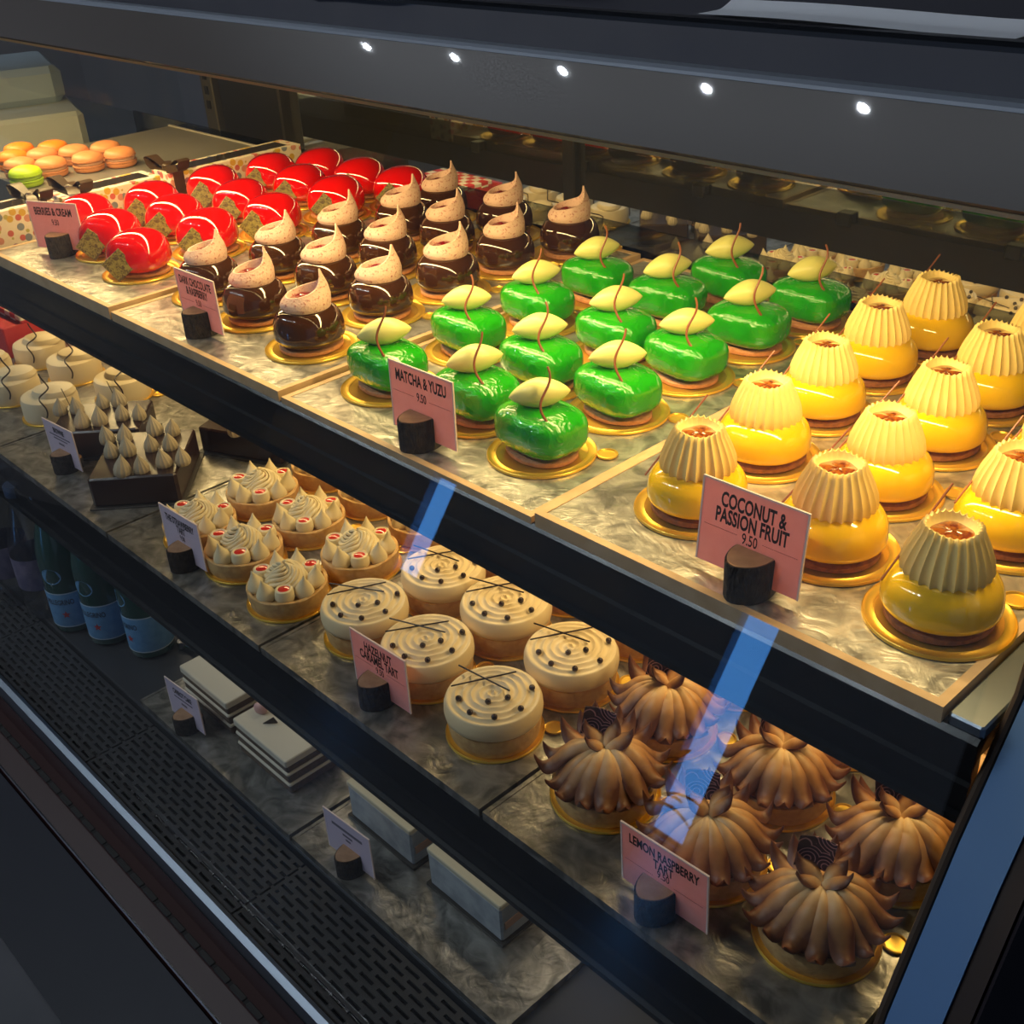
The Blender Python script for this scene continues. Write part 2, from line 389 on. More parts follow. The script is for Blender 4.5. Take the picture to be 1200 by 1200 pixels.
case.append(P('kick_edge', MB().tube([(X0 - .3, -.2365, -.5165), (X1 + .05, -.2365, -.5165)], .0016, 6).mesh('edge', BRIGHT)))
case.append(P('front_panel', MB().prism([(-.2405, -.520), (-.262, -1.04), (-.19, -1.04), (-.19, -.537), (-.2405, -.537)], X0 - .3, X1 + .05).mesh('front_panel', PANEL, smooth=False)))
case.append(P('rear_panel', MB().box(-.45, X1, YM + .03, YM + .05, -1.05, -.5).mesh('rear_panel', BLACKM, smooth=False)))
for k, (nm, y, z) in enumerate((('upper', .140, .2345), ('middle', .225, -.0275), ('lower', .10, -.2975))):  # the lowest channel is added to go with the deck fill light
    case.append(P('led_channel', MB().box(-.55, 1.28, y - .016, y + .016, z + .0005, z + .0045).mesh('channel', SILVER, smooth=False)))
thing('display_case', 'long black-railed glass pastry display case with sloping front glass', 'display case', (0, 0, 0), 0, None, case)

# ------------------------------------------------------------------ trays
def tray(x0, x1, y0, y1, zt, th, label, edge=EDGE, top=GALV, e=.006):
    cx, cy = (x0 + x1) / 2, (y0 + y1) / 2; hx, hy = (x1 - x0) / 2, (y1 - y0) / 2
    ps = [P('panel', MB().box(-hx + e, hx - e, -hy + e, hy - e, -th, 0).mesh('panel', top, smooth=False))]
    ps.append(P('edge_strip', MB().box(-hx, hx, -hy, -hy + e, -th, .0006).mesh('edge', edge, smooth=False)))
    ps.append(P('edge_strip', MB().box(-hx, hx, hy - e, hy, -th, .0006).mesh('edge', edge, smooth=False)))
    ps.append(P('edge_strip', MB().box(hx - e, hx, -hy + e, hy - e, -th, .0006).mesh('edge', edge, smooth=False)))
    ps.append(P('edge_strip', MB().box(-hx, -hx + e, -hy + e, hy - e, -th, .0006).mesh('edge', edge, smooth=False)))
    thing('display_tray', label, 'tray', (cx, cy, zt), 0, 'metal display trays on the shelves', ps)
ZT = {'berry': .004, 'choc': 0.0, 'matcha': -.004, 'coco': 0.001}
tray(.004, .318, .002, .490, ZT['berry'], .0155, 'silvery tray under the red glazed domes on the upper shelf')
tray(.322, .638, .002, .490, ZT['choc'], .0110, 'silvery tray under the dark chocolate domes on the upper shelf')
tray(.642, .957, .002, .490, ZT['matcha'], .0070, 'silvery tray under the green glazed cakes on the upper shelf')
tray(.961, 1.270, .002, .490, ZT['coco'], .0120, 'tan-edged silvery tray under the yellow domes on the upper shelf')
ZMID = -.2545
for a, b, lab in ((-.556, -.342, 'left of the white round cakes'), (-.338, -.020, 'under the white round cakes'), (-.016, .302, 'under the dark brownies'), (.306, .622, 'under the pink-dotted cream tarts'),
                  (.626, .942, 'under the swirl-topped hazelnut tarts'), (.946, 1.262, 'under the toasted meringue tarts')):
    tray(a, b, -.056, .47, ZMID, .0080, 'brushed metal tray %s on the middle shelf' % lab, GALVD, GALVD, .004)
ZB = -.496
for a, b, lab in ((.30, .63, 'under the layered cake slices'), (.635, .965, 'under the pale block slices')):
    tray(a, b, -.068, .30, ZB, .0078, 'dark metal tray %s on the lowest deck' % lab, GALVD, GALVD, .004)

# ------------------------------------------------------------------ shared bits
def board_mesh(r=.0445, tab=.0525, ang=.70):
    m = MB().lathe([(.0, .0010), (r * .80, .0010), (r * .83, .0019), (r * .86, .0012), (r * .955, .0012), (r * .985, .0026), (r, .0020), (r, .0006), (r * .98, 0), (0, 0)], 64)
    c = (tab * cos(ang), tab * sin(ang), 0)
    m.lathe([(0, .0012), (.0068, .0012), (.0076, .0024), (.0088, .0021), (.0090, .0008), (.0085, .0002), (0, .0002)], 24, c=c)
    return m.mesh('cake_board', GOLD, angle=50)
BOARD = board_mesh()
def wob(seed, amp, k=7):
    rs = random.Random(seed); ph = [rs.random() * TAU for _ in range(k)]; am = [rs.uniform(.3, 1) / (i + 1) for i in range(k)]
    return lambda a: 1 + amp * sum(am[i] * sin((i + 2) * a + ph[i]) for i in range(k))
def biscuit(rx, ry, z0, z1, m_, seed):
    w = wob(seed, .018)
    return MB().lathe([(0, z0), (.96, z0), (1, z0 + .001), (1.0, z1 - .001), (.95, z1), (0, z1)], 48,
                      lambda a, i, r, z: (r * w(a), z + (.0006 * sin(5 * a + seed) if i in (3, 4) else 0)), ex=rx, ey=ry).mesh('biscuit', m_)
def sq_prof(R, z0, z1, zq, e, n=18):
    # bulging profile with equator at zq
    pr = []
    for i in range(n + 1):
        ph = -PI / 2 + PI * i / n
        c = max(cos(ph), 0) ** e
        s_ = sin(ph)
        z = zq + (abs(s_) ** .8) * ((z1 - zq) if s_ > 0 else (z0 - zq))
        pr.append((R * c, z))
    return pr
ROW = ['front', 'second', 'third', 'fourth', 'back']
CLM = ['left', 'middle', 'right']
def place(kind, cols, z, parts_fn, name, what, cat, group, rows=ROW, jit=.12):
    n = 0
    for ci, c in enumerate(cols):
        for ri, (x, y) in enumerate(c):
            if x is None: continue
            lab = '%s, %s row, %s column of its tray' % (what, rows[ri], CLM[ci])
            thing(name, lab, cat, (x, y, z), random.uniform(-jit, jit), group, parts_fn(n), random.uniform(.97, 1.01)); n += 1

# ------------------------------------------------------------------ coconut and passion fruit domes (yellow)
cb = MB().lathe(sq_prof(.0352, .0052, .0385, .0148, .62), 56, (lambda w: lambda a, i, r, z: (r * w(a), z))(wob(3, .004))).mesh('glazed_body', YELLOW)
def flute(n=25, H=1):
    prof = [(.0150, .0350), (.0218, .0340), (.0254, .0352), (.0260, .0380), (.0252, .0430), (.0228, .0500), (.0202, .0560), (.0178, .0610), (.0164, .0640), (.0150, .0640), (.0136, .0612), (.0110, .0590)]
    def mod(a, i, r, z):
        k = abs(sin(n * a / 2)); k2 = 1 - k
        if i == 0 or i >= 10: return r, z
        amp = [.0, .07, .11, .11, .105, .10, .10, .10, .10, .06][i]
        zz = z - (.0016 * (1 - k2) if i in (1, 2) else 0) + (.0014 * k2 + .0008 * sin(3 * a + 1) if i in (8, 9) else 0)
        return r * (1 - amp * k ** .6 + amp * .4), zz
    return MB().lathe(prof, n * 8, mod, caps=False).mesh('fluted_cream', CREAM, angle=55)
ccream = flute()
cjel = MB().lathe([(0, .0605), (.006, .0607), (.0110, .0600), (.0136, .0594)], 28, lambda a, i, r, z: (r, z + .0004 * sin(4 * a))).mesh('fruit_jelly', JELLY)
r3 = Vector((.67, .742, 0)); a3 = Vector((-.742, .67, 0))
cst = MB().tube([r3 * -.036 + a3 * .006 + Vector((0, 0, .027)), r3 * .012 + a3 * .030 + Vector((0, 0, .074))], .00075, 6).mesh('chocolate_stick', STICK)
cbis = [biscuit(.0318, .0318, .0014, .0066, BISC, s) for s in (1, 2, 3)]
def coco(n): return [P('cake_board', BOARD, rot=(0, 0, random.uniform(-.25, .3))), P('biscuit_base', cbis[n % 3]), P('glazed_body', cb),
                     P('fluted_cream', ccream, kids=[P('fruit_jelly', cjel)]), P('chocolate_stick', cst)]
COCO = [[(1.041, 0.082), (1.03, 0.175), (1.02, 0.266), (1.011, 0.359), (1.017, 0.443)], [(1.139, 0.097), (1.123, 0.185), (1.115, 0.275), (1.109, 0.365), (1.112, 0.446)], [(1.227, 0.075), (1.216, 0.183), (1.206, 0.273)]]
place('coco', COCO, ZT['coco'], coco, 'yellow_dome_cake', 'yellow glazed dome cake with fluted cream crown', 'cake', 'yellow dome cakes on the upper shelf')

# ------------------------------------------------------------------ matcha and yuzu cakes (green)
mbody = superell(.0380, .0285, .0190, .66, .64, 48, 20, z0=.0242).mesh('glazed_body', GREEN)
mbis = [biscuit(.0330, .0255, .0014, .0062, PINKB, s) for s in (4, 5)]
def quenelle():
    m = MB(); rows = []
    for i in range(25):
        u = -1 + 2 * i / 24; r = .0118 * (1 - abs(u) ** 1.75) ** .80 + .0002
        ang = .88
        d = Vector((cos(ang), sin(ang), .10)).normalized(); s_ = Vector((-sin(ang), cos(ang), 0)); t_ = d.cross(s_)
        c = d * (.0245 * u) + Vector((0, 0, .0535 - .0012 * u * u))
        rows.append([c + (s_ * cos(TAU * j / 20) + t_ * sin(TAU * j / 20)) * r for j in range(20)])
    return m.grid(rows, True, True, True).mesh('quenelle', QUEN)
mq = quenelle()
def squiggle(r, h0, h1, off, amp, waves, mt, lean=.020, n=30, base=.032):
    pts = []
    for i in range(n + 1):
        u = i / n
        p = r3 * (off + amp * sin(waves * TAU * u + .6) * (1 - .2 * u)) - a3 * (base - lean * u) + Vector((0, 0, h0 + (h1 - h0) * u))
        pts.append(p)
    return MB().tube(pts, r, 7, lambda u: 1 - .25 * u).mesh('chocolate_squiggle', mt)
msq = [squiggle(.00125, .022, .081, .003, .0052, 1.15, STICK), squiggle(.00125, .022, .080, .004, .0050, 1.3, STICK)]
def matcha(n): return [P('cake_board', BOARD, rot=(0, 0, random.uniform(-.25, .3))), P('biscuit_base', mbis[n % 2]), P('glazed_body', mbody),
                       P('quenelle', mq, rot=(0, 0, random.uniform(-.12, .12))), P('chocolate_squiggle', msq[n % 2], rot=(0, 0, random.uniform(-.1, .1)))]
MAT = [[(.700, .079), (.692, .182), (.693, .272), (.688, .364)], [(.805, .090), (.798, .172), (.803, .264), (.782, .362), (.794, .444)], [(.893, .077), (.889, .170), (.886, .262), (.886, .352), (.893, .440)]]
place('matcha', MAT, ZT['matcha'], matcha, 'green_glazed_cake', 'bright green glazed cake with yellow cream quenelle', 'cake', 'green glazed cakes on the upper shelf')

# ------------------------------------------------------------------ dark chocolate and raspberry domes
hb = MB().lathe(sq_prof(.0340, .0050, .0440, .0168, .60), 52, (lambda w: lambda a, i, r, z: (r * w(a), z))(wob(9, .006))).mesh('glazed_body', CHOC)
hbis = [biscuit(.0300, .0300, .0014, .0062, PINKB, s) for s in (6, 7)]
def collar(seed):
    rs = random.Random(seed); n = 56; a0 = .84 + rs.uniform(-.15, .15); tip = .028 + rs.uniform(-.004, .004); w = wob(seed, .02)
    def H(a):
        d = abs((a - a0 + PI) % TAU - PI)
        return .0115 + .0075 * (.5 + .5 * cos(d)) + (tip - .0135) * math.exp(-(d / .42) ** 1.25)
    rows = []
    for v in (0, .12, .35, .6, .85, 1.0):
        row = []
        for j in range(n):
            a = TAU * j / n; h = H(a); z = .0410 + h * v
            r = (.0232 + .0016 * sin(PI * min(1, v * 1.2))) * w(a) - .0050 * v * v
            sp = max(0, h * v - .018); r -= .06 * sp; 
            row.append((r * cos(a), r * sin(a), z))
        rows.append(row)
    for v, t in ((1.0, .0016), (.80, .0026), (.5, .0036)):
        row = []
        for j in range(n):
            a = TAU * j / n; h = H(a); z = .0410 + (h * v if v == 1 else min(h * v, .0105 + (h - .0125) * v * .75))
            r = (.0232) * w(a) - .0050 - .06 * max(0, h * v - .018) - t
            row.append((r * cos(a), r * sin(a), z))
        rows.append(row)
    return MB().grid(rows, True).mesh('cream_collar', RCREAM)
hcol = [collar(s) for s in (11, 12, 13, 14)]
hj = MB().lathe([(0, .0515), (.006, .0517), (.0115, .0508), (.0160, .0490)], 24, lambda a, i, r, z: (r, z + .0006 * sin(3 * a))).mesh('berry_jelly', RJELLY)
def choc(n): return [P('cake_board', BOARD, rot=(0, 0, random.uniform(-.25, .3))), P('biscuit_base', hbis[n % 2]), P('glazed_body', hb),
                     P('cream_collar', hcol[n % 4], rot=(0, 0, random.uniform(-.15, .15)), kids=[P('berry_jelly', hj)])]
CHO = [[(.362, .102), (.360, .192), (.359, .279), (.365, .368), (.346, .446)], [(.465, .094), (.463, .184), (.453, .275), (.449, .366), (.462, .446)], [(.574, .084), (.558, .183), (.559, .272), (.552, .362), (.572, .444)]]
place('choc', CHO, ZT['choc'], choc, 'chocolate_dome_cake', 'dark chocolate dome cake with peaked pinkish cream', 'cake', 'chocolate dome cakes on the upper shelf')

# ------------------------------------------------------------------ red berry domes
def berry_body():
    m = superell(.0375, .0325, .0330, .84, .90, 48, 20, z0=.0180, low=.45)
    out = []
    for x, y, z in m.v:
        k = 1 + .10 * (x / .0385)                       # a little fuller at one end
        zz = z
        out.append((x, y * k, (zz - .005) * (1 + .07 * x / .0385) + .005))
    m.v = out
    return m.mesh('glazed_body', RED)
bbody = berry_body()
bpl = MB().bbox(-.0134, .0134, -.0008, .0008, -.0134, .0134, .0004).mesh('chocolate_plaque', PLAQ, smooth=False)
bbis = biscuit(.0345, .0250, .0014, .0058, PINKB, 8)
BA = .62
def berry(n):
    return [P('cake_board', BOARD, rot=(0, 0, random.uniform(-.2, .2))), P('biscuit_base', bbis, rot=(0, 0, BA)), P('glazed_body', bbody, rot=(0, 0, BA)),
            P('chocolate_plaque', bpl, loc=(.0165, -.0320, .0205), rot=(-.36, math.radians(45) + random.uniform(-.12, .12), .70))]
BER = [[(.036, .118), (.052, .203), (.043, .300), (.049, .388), (.085, .446)], [(.137, .101), (.137, .188), (.141, .281), (.140, .374), (.180, .444)], [(.238, .084), (.231, .178), (.233, .268), (.235, .364), (.266, .446)]]
place('berry', BER, ZT['berry'], berry, 'red_glazed_cake', 'red mirror-glazed oval cake with speckled square plaque', 'cake', 'red glazed cakes on the upper shelf', jit=.16)

# ------------------------------------------------------------------ tart shell for the middle shelf
def shell(seed, R=.0415, H=.022):
    w = wob(seed, .008)
    pr = [(0, .0012), (R * .93, .0012), (R * .965, .004), (R, H * .6), (R * 1.01, H - .0006), (R * .995, H), (R * .93, H), (R * .91, H - .003), (0, H - .003)]
    return MB().lathe(pr, 52, lambda a, i, r, z: (r * w(a), z + (.0005 * sin(6 * a + seed) if i in (4, 5) else 0))).mesh('tart_shell', SHELL)
shells = [shell(21), shell(22)]
# strawberry tarts
kiss = MB().lathe([(0, 0), (.0085, 0), (.0103, .003), (.0100, .0065), (.0078, .0115), (.0046, .0165), (.0020, .0210), (.0006, .0248), (0, .0255)], 20).mesh('cream_kiss', TCREAM)
cup = MB().lathe([(0, 0), (.0082, 0), (.0102, .004), (.0100, .0095), (.0088, .0140), (.0072, .0150), (.0060, .0140), (0, .0130)], 20).mesh('cream_cup', TCREAM)
cupj = MB().lathe([(0, .0152), (.004, .0150), (.0064, .0139)], 16).mesh('gel', RJ2)
def rosette(seed):
    m = MB(); rs = random.Random(seed); N = 13
    for k in range(N):
        a0 = TAU * k / N; pts = []
        for i in range(15):
            u = i / 14; a = a0 + 2.6 * u + .15 * sin(7 * u + k); r = .0205 * (1 - u) ** .7 + .0022
            pts.append((r * cos(a), r * sin(a), .021 + .023 * u ** .6 + .0016 * sin(9 * u + 2 * k)))
        m.tube(pts, .0030, 6, lambda u: 1.05 - .55 * u)
    m.lathe([(0, .018), (.0195, .018), (.017, .028), (.009, .037), (0, .040)], 20)
    return m.mesh('cream_rosette', TCREAM, angle=60)
ros = rosette(1)
crumb = MB()
rs = random.Random(5)
for k in range(16):
    a = rs.random() * TAU; r = .017 * math.sqrt(rs.random()); z = .0465 - r * .85
    crumb.lathe([(0, -.0012), (.0011, -.0004), (.0010, .0007), (0, .0012)], 6, c=(r * cos(a), r * sin(a), z))
crumb = crumb.mesh('berry_crumbs', CRUMB)
def straw(n):
    ps = [P('cake_board', BOARD, rot=(0, 0, random.uniform(-.3, .3))), P('tart_shell', shells[n % 2]), P('cream_rosette', ros, rot=(0, 0, random.random() * 6), kids=[P('berry_crumbs', crumb, stuff=True)])]
    N = 9; ph = random.uniform(0, .7)
    for k in range(N):
        a = TAU * k / N + ph; loc = (.0292 * cos(a), .0292 * sin(a), .0185)
        if k % 3 == 1: ps.append(P('cream_cup', cup, loc, (0, 0, a), kids=[P('berry_gel', cupj)]))
        else: ps.append(P('cream_kiss', kiss, loc, (-.16 * sin(a), .16 * cos(a), 0)))
    return ps
STR = [[(.394, .017), (.386, .106), (.388, .196), (.388, .286)], [(.483, .019), (.481, .106), (.484, .196), (.484, .286)], [(.578, .011), (.583, .100), (.580, .192), (.580, .284)]]
place('straw', STR, ZMID, straw, 'cream_tart', 'piped cream tart with red gel dots', 'tart', 'cream tarts on the middle shelf', jit=.5)
# hazelnut tarts
def hz_top():
    m = MB(); R = .0428; n = 84; rows = []
    side = [(.0405, .0215), (.0432, .0240), (.0440, .0290), (.0436, .0350), (.0418, .0395)]
    for r, z in side: rows.append([(r * cos(TAU * j / n), r * sin(TAU * j / n), z) for j in range(n)])
    K = 46
    for i in range(K):
        r = .0408 * (1 - i / K) + .0003; row = []
        for j in range(n):
            a = TAU * j / n; w_ = r / .0072 - a / TAU
            amp = .0013 * min(1, (.0408 - r) / .004)
            row.append((r * cos(a), r * sin(a), .0405 + .0022 * (1 - (r / .041) ** 2) + amp * (abs(sin(PI * w_)) - .5) * 2 * -1))
        rows.append(row)
    return m.grid(rows, True, False, True).mesh('swirled_cream', HCREAM, angle=70)
hzt = hz_top()
ball = MB().lathe([(.0029 * cos(-PI / 2 + PI * i / 8), .0029 * sin(-PI / 2 + PI * i / 8)) for i in range(9)], 12).mesh('chocolate_pearl', BALL)
hst = MB().tube([(-.030, 0, 0), (.030, 0, 0)], .00075, 6).mesh('chocolate_stick', DSTICK)
def hazel(n):
    ps = [P('cake_board', BOARD, rot=(0, 0, random.uniform(-.25, .25))), P('tart_shell', shells[n % 2]), P('swirled_cream', hzt, rot=(0, 0, random.random() * .6))]
    # pearls scattered towards the viewer side, crossed sticks on the far left (camera basis r3 / a3)
    for (u, v) in ((-.030, -.008), (-.019, -.026), (.002, -.034), (.024, -.024), (-.004, -.012), (.014, -.008), (.034, .004)):
        p = r3 * (u + random.uniform(-.001, .001)) + a3 * (v + random.uniform(-.001, .001)); ps.append(P('chocolate_pearl', ball, (p.x, p.y, .0436)))
    p = r3 * -.008 + a3 * .018
    ps.append(P('chocolate_stick', hst, (p.x, p.y, .0440), (0, 0, 1.10 + random.uniform(-.12, .12))))
    ps.append(P('chocolate_stick', hst, (p.x, p.y, .0452), (0, 0, .38 + random.uniform(-.25, .25))))
    return ps
HAZ = [[(.687, .029), (.697, .121), (.694, .214), (.694, .306)], [(.781, .029), (.788, .122), (.787, .214), (.787, .306)], [(.882, .018), (.886, .110), (.883, .204), (.883, .296)]]
place('hazel', HAZ, ZMID, hazel, 'hazelnut_tart', 'swirl-topped tart with dark pearls and crossed sticks', 'tart', 'hazelnut tarts on the middle shelf', jit=.06)
# lemon raspberry tarts with toasted petals
def toast_mat():
    m = mat('toasted_meringue', (.72, .50, .22), .5); t = m.node_tree; b = t.nodes['Principled BSDF']
    tc = t.nodes.new('ShaderNodeTexCoord'); sp = t.nodes.new('ShaderNodeSeparateXYZ'); t.links.new(tc.outputs['Generated'], sp.inputs[0])
    nz = t.nodes.new('ShaderNodeTexNoise'); nz.inputs['Scale'].default_value = 90; t.links.new(tc.outputs['Object'], nz.inputs['Vector'])
    ml = t.nodes.new('ShaderNodeMath'); ml.operation = 'MULTIPLY_ADD'; ml.inputs[1].default_value = .30; t.links.new(nz.outputs['Fac'], ml.inputs[0]); t.links.new(sp.outputs['X'], ml.inputs[2])
    r = t.nodes.new('ShaderNodeValToRGB'); e = r.color_ramp.elements
    e[0].position = .26; e[0].color = (.88, .64, .34, 1); e[1].position = 1.12; e[1].color = (.15, .045, .014, 1)
    k = e.new(.66); k.color = (.58, .28, .09, 1)
    ab = t.nodes.new('ShaderNodeMath'); ab.operation = 'MULTIPLY_ADD'; ab.inputs[1].default_value = 2; ab.inputs[2].default_value = -1; t.links.new(sp.outputs['Y'], ab.inputs[0])
    pw = t.nodes.new('ShaderNodeMath'); pw.operation = 'POWER'; pw.inputs[1].default_value = 2; t.links.new(ab.outputs[0], pw.inputs[0])
    sm = t.nodes.new('ShaderNodeMath'); sm.operation = 'MULTIPLY_ADD'; sm.inputs[1].default_value = .42; t.links.new(pw.outputs[0], sm.inputs[0]); t.links.new(ml.outputs[0], sm.inputs[2])
    t.links.new(sm.outputs[0], r.inputs[0]); t.links.new(r.outputs[0], b.inputs['Base Color']); return m
TOAST = toast_mat()
def petal(path, Wd, ridge, seed):
    # leaf-like piped petal following path of (r, z) points along +x, with a rounded ridge and a pointed tip
    m = MB(); rows = []; N = 16; k = len(path) - 1
    for i in range(N + 1):
        u = i / N; f = u * k; a = min(int(f), k - 1); t = f - a
        p0, p1 = path[max(a - 1, 0)], path[a]; p2, p3 = path[a + 1], path[min(a + 2, k)]
        cr = lambda q: .5 * (2 * p1[q] + (p2[q] - p0[q]) * t + (2 * p0[q] - 5 * p1[q] + 4 * p2[q] - p3[q]) * t * t + (3 * p1[q] - p0[q] - 3 * p2[q] + p3[q]) * t ** 3)
        x, zc = cr(0), cr(1)
        w_ = Wd * min(1, .45 + 1.4 * u) * (1 - max(0, (u - .50) / .50) ** 1.5) + .0003
        row = []
        for j in range(11):
            s_ = -1 + j / 5
            row.append((x, w_ * s_ + .0012 * sin(4 * u + seed), zc + ridge * (1 - abs(s_) ** 1.8) * (1 - .55 * u ** 3)))
        for j in range(5):
            s_ = 1 - j / 2
            row.append((x - .0004, w_ * s_ * .9, zc - .0018))
        rows.append(row)
    return m.grid(rows, True, True, True).mesh('meringue_petal', TOAST, angle=75)
pet = [petal([(.005, .0215), (.016, .0235), (.029, .0175), (.040, .0055), (.0475, .0040), (.0535, .0100 + .002 * s)], .0086, .0052, s) for s in (0, 1, 2)]
peti = [petal([(.0, .001), (.008, .006), (.015, .0075), (.021, .009), (.026, .015)], .0078, .0042, s) for s in (4, 5)]
petb = [petal([(.004, 0), (.016, .004), (.028, .004), (.038, .008), (.045, .017)], .0086, .0048, s) for s in (6, 7)]
mound = MB().lathe([(0, .020), (.038, .020), (.039, .026), (.033, .036), (.020, .043), (0, .045)], 40).mesh('meringue_mound', TOAST)
def lace_mat():
    m = mat('lace_print_chocolate', (.035, .010, .014), .3); t = m.node_tree; b = t.nodes['Principled BSDF']
    tc = t.nodes.new('ShaderNodeTexCoord'); v = t.nodes.new('ShaderNodeTexVoronoi'); v.inputs['Scale'].default_value = 62
    t.links.new(tc.outputs['Object'], v.inputs['Vector'])
    wv = t.nodes.new('ShaderNodeMath'); wv.operation = 'SINE'; mu = t.nodes.new('ShaderNodeMath'); mu.operation = 'MULTIPLY'; mu.inputs[1].default_value = 40
    t.links.new(v.outputs['Distance'], mu.inputs[0]); t.links.new(mu.outputs[0], wv.inputs[0])
    r = t.nodes.new('ShaderNodeValToRGB'); r.color_ramp.elements[0].position = .45; r.color_ramp.elements[1].position = .95
    r.color_ramp.elements[0].color = (.030, .006, .012, 1); r.color_ramp.elements[1].color = (.45, .24, .24, 1)
    t.links.new(wv.outputs[0], r.inputs[0]); t.links.new(r.outputs[0], b.inputs['Base Color']); return m
LACE = lace_mat()
def plaque_mesh():
    m = MB(); rows = []
    for i in range(7):
        u = i / 6; x = -.0125 + .025 * u
        yy = .0035 * (1 - (2 * u - 1) ** 2)
        rows.append([(x, yy, -.012), (x, yy, .012), (x, yy + .0012, .012), (x, yy + .0012, -.012)])
    return m.grid(rows, True, True, True).mesh('lace_plaque', LACE, angle=50)
lpl = plaque_mesh()
def lemon(n):
    ps = [P('cake_board', BOARD, rot=(0, 0, random.uniform(-.5, .3))), P('tart_shell', shells[n % 2]), P('meringue_mound', mound)]
    N = 17; ph = random.random()
    for k in range(N):
        a = TAU * k / N + ph + random.uniform(-.04, .04); far = cos(a - 2.30)
        if far > .55: ps.append(P('meringue_petal', petb[k % 2], (0, 0, .0310 + random.uniform(0, .002)), (0, random.uniform(-.2, .05), a), scale=random.uniform(.95, 1.08)))
        else: ps.append(P('meringue_petal', pet[k % 3], (0, 0, .0235 + random.uniform(0, .002)), (random.uniform(-.1, .1), random.uniform(-.05, .04), a), scale=random.uniform(.97, 1.05)))
    for k, da in enumerate((-1.75, -.85, .85, 1.75)):
        a = 2.30 + da + random.uniform(-.2, .2)
        ps.append(P('meringue_petal', peti[k % 2], (0, 0, .0445), (random.uniform(-.2, .2), random.uniform(-.55, -.2), a), scale=random.uniform(.85, 1.05)))
    p = a3 * .012
    ps.append(P('lace_plaque', lpl, (p.x - .004, p.y, .0600), (-.22, random.uniform(-.25, .25), .55 + random.uniform(-.15, .15)), label='dark plaque printed with lacy circles'))
    return ps
LEM = [[(1.003, .026), (.989, .120), (.993, .214), (.993, .308)], [(1.105, .026), (1.102, .122), (1.103, .214), (1.103, .308)], [(1.200, .026), (1.205, .119), (1.205, .214), (1.205, .308)]]
place('lemon', LEM, ZMID, lemon, 'meringue_tart', 'toasted meringue petal tart with lacy dark plaque', 'tart', 'meringue tarts on the middle shelf', jit=.10)

# ------------------------------------------------------------------ white round cakes and brownies
wc = MB().lathe([(0, .0014), (.0375, .0014), (.0385, .004), (.0385, .026), (.0368, .0320), (.032, .0342), (0, .0346)], 52).mesh('cake_body', WCAKE)
wcap = MB().lathe([(0, .033), (.030, .033), (.0305, .036), (.0270, .0415), (.016, .0445), (0, .0455)], 40, ex=1, ey=.8).mesh('cream_cap', WCAKE)
wpts = []
for i in range(37):
    u = i / 36; k = min(1, max(0, (u - .30) / .45))
    z_ = .014 + .024 * min(1, u / .30) + .010 * k + .020 * max(0, (u - .75) / .25)
    wpts.append(r3 * (.004 + .0042 * sin(10.5 * u + .4)) - a3 * (.0402 - .026 * k) + Vector((0, 0, z_)))
wsq = MB().tube(wpts, .0011, 7).mesh('chocolate_squiggle', DSTICK)
BOARDS = board_mesh(.0420, .0495)
DARKB = mat('dark_card', (.03, .026, .022), .5)
WHC = [('front row, right', -.060, .047), ('front row, left', -.165, .036), ('front row, far left', -.262, .036), ('second row, far left', -.268, .124), ('second row, middle', -.165, .132), ('second row, right', -.040, .146), ('third row, right', -.060, .238), ('third row, middle', -.165, .228)]
for lab, x, y in WHC:
    thing('white_round_cake', 'cream-white round cake with dark squiggle, ' + lab + ' of the middle shelf', 'cake', (x, y, ZMID), random.uniform(-.1, .1), 'white round cakes on the middle shelf',
          [P('cake_board', BOARDS), P('cake_body', wc), P('cream_cap', wcap, (.006, .006, 0), (0, 0, .75)), P('chocolate_squiggle', wsq)])
def flkiss():
    n = 12
    return MB().lathe([(0, 0), (.0078, 0), (.0098, .003), (.0098, .0070), (.0080, .0125), (.0050, .0175), (.0020, .0220), (.0005, .0250)], n * 5,
                      lambda a, i, r, z: (r * (1 - .10 * abs(sin(n * a / 2))), z)).mesh('piped_kiss', KISS, angle=60)
fk = flkiss()
def brownie(label, cx, cy, ang, L, Wd, H, kisses, sticks):
    ps = [P('cake_slab', MB().bbox(-L / 2, L / 2, -Wd / 2, Wd / 2, .002, H, .0035).mesh('slab', BROWNIE, angle=30)),
          P('base_card', MB().bbox(-L / 2 - .004, L / 2 + .004, -Wd / 2 - .004, Wd / 2 + .004, .0002, .002, .0006).mesh('card', DARKB, smooth=False))]
    for x, y in kisses:
        dx, dy = x - cx, y - cy; lx = dx * cos(ang) + dy * sin(ang); ly = -dx * sin(ang) + dy * cos(ang)
        ps.append(P('piped_kiss', fk, (lx, ly, H - .0015), (random.uniform(-.1, .1), random.uniform(-.1, .1), random.random()), scale=random.uniform(.92, 1.1)))
    for x, y in sticks:
        dx, dy = x - cx, y - cy; lx = dx * cos(ang) + dy * sin(ang); ly = -dx * sin(ang) + dy * cos(ang)
        ps.append(P('chocolate_stick', hst, (lx, ly, H + .016), (0, PI / 2 - .2, .4), scale=.7))
    thing('brownie_bar', label, 'brownie', (cx, cy, ZMID), ang, 'dark brownie bars on the middle shelf', ps)
brownie('dark brownie bar with eight piped kisses behind the lilac brownie card', .086, .056, .86, .115, .090, .040,
        [(.036, .023), (.049, .041), (.061, .072), (.072, .090), (.097, .025), (.108, .044), (.116, .071), (.132, .087)], [(.046, .033), (.070, .085)])
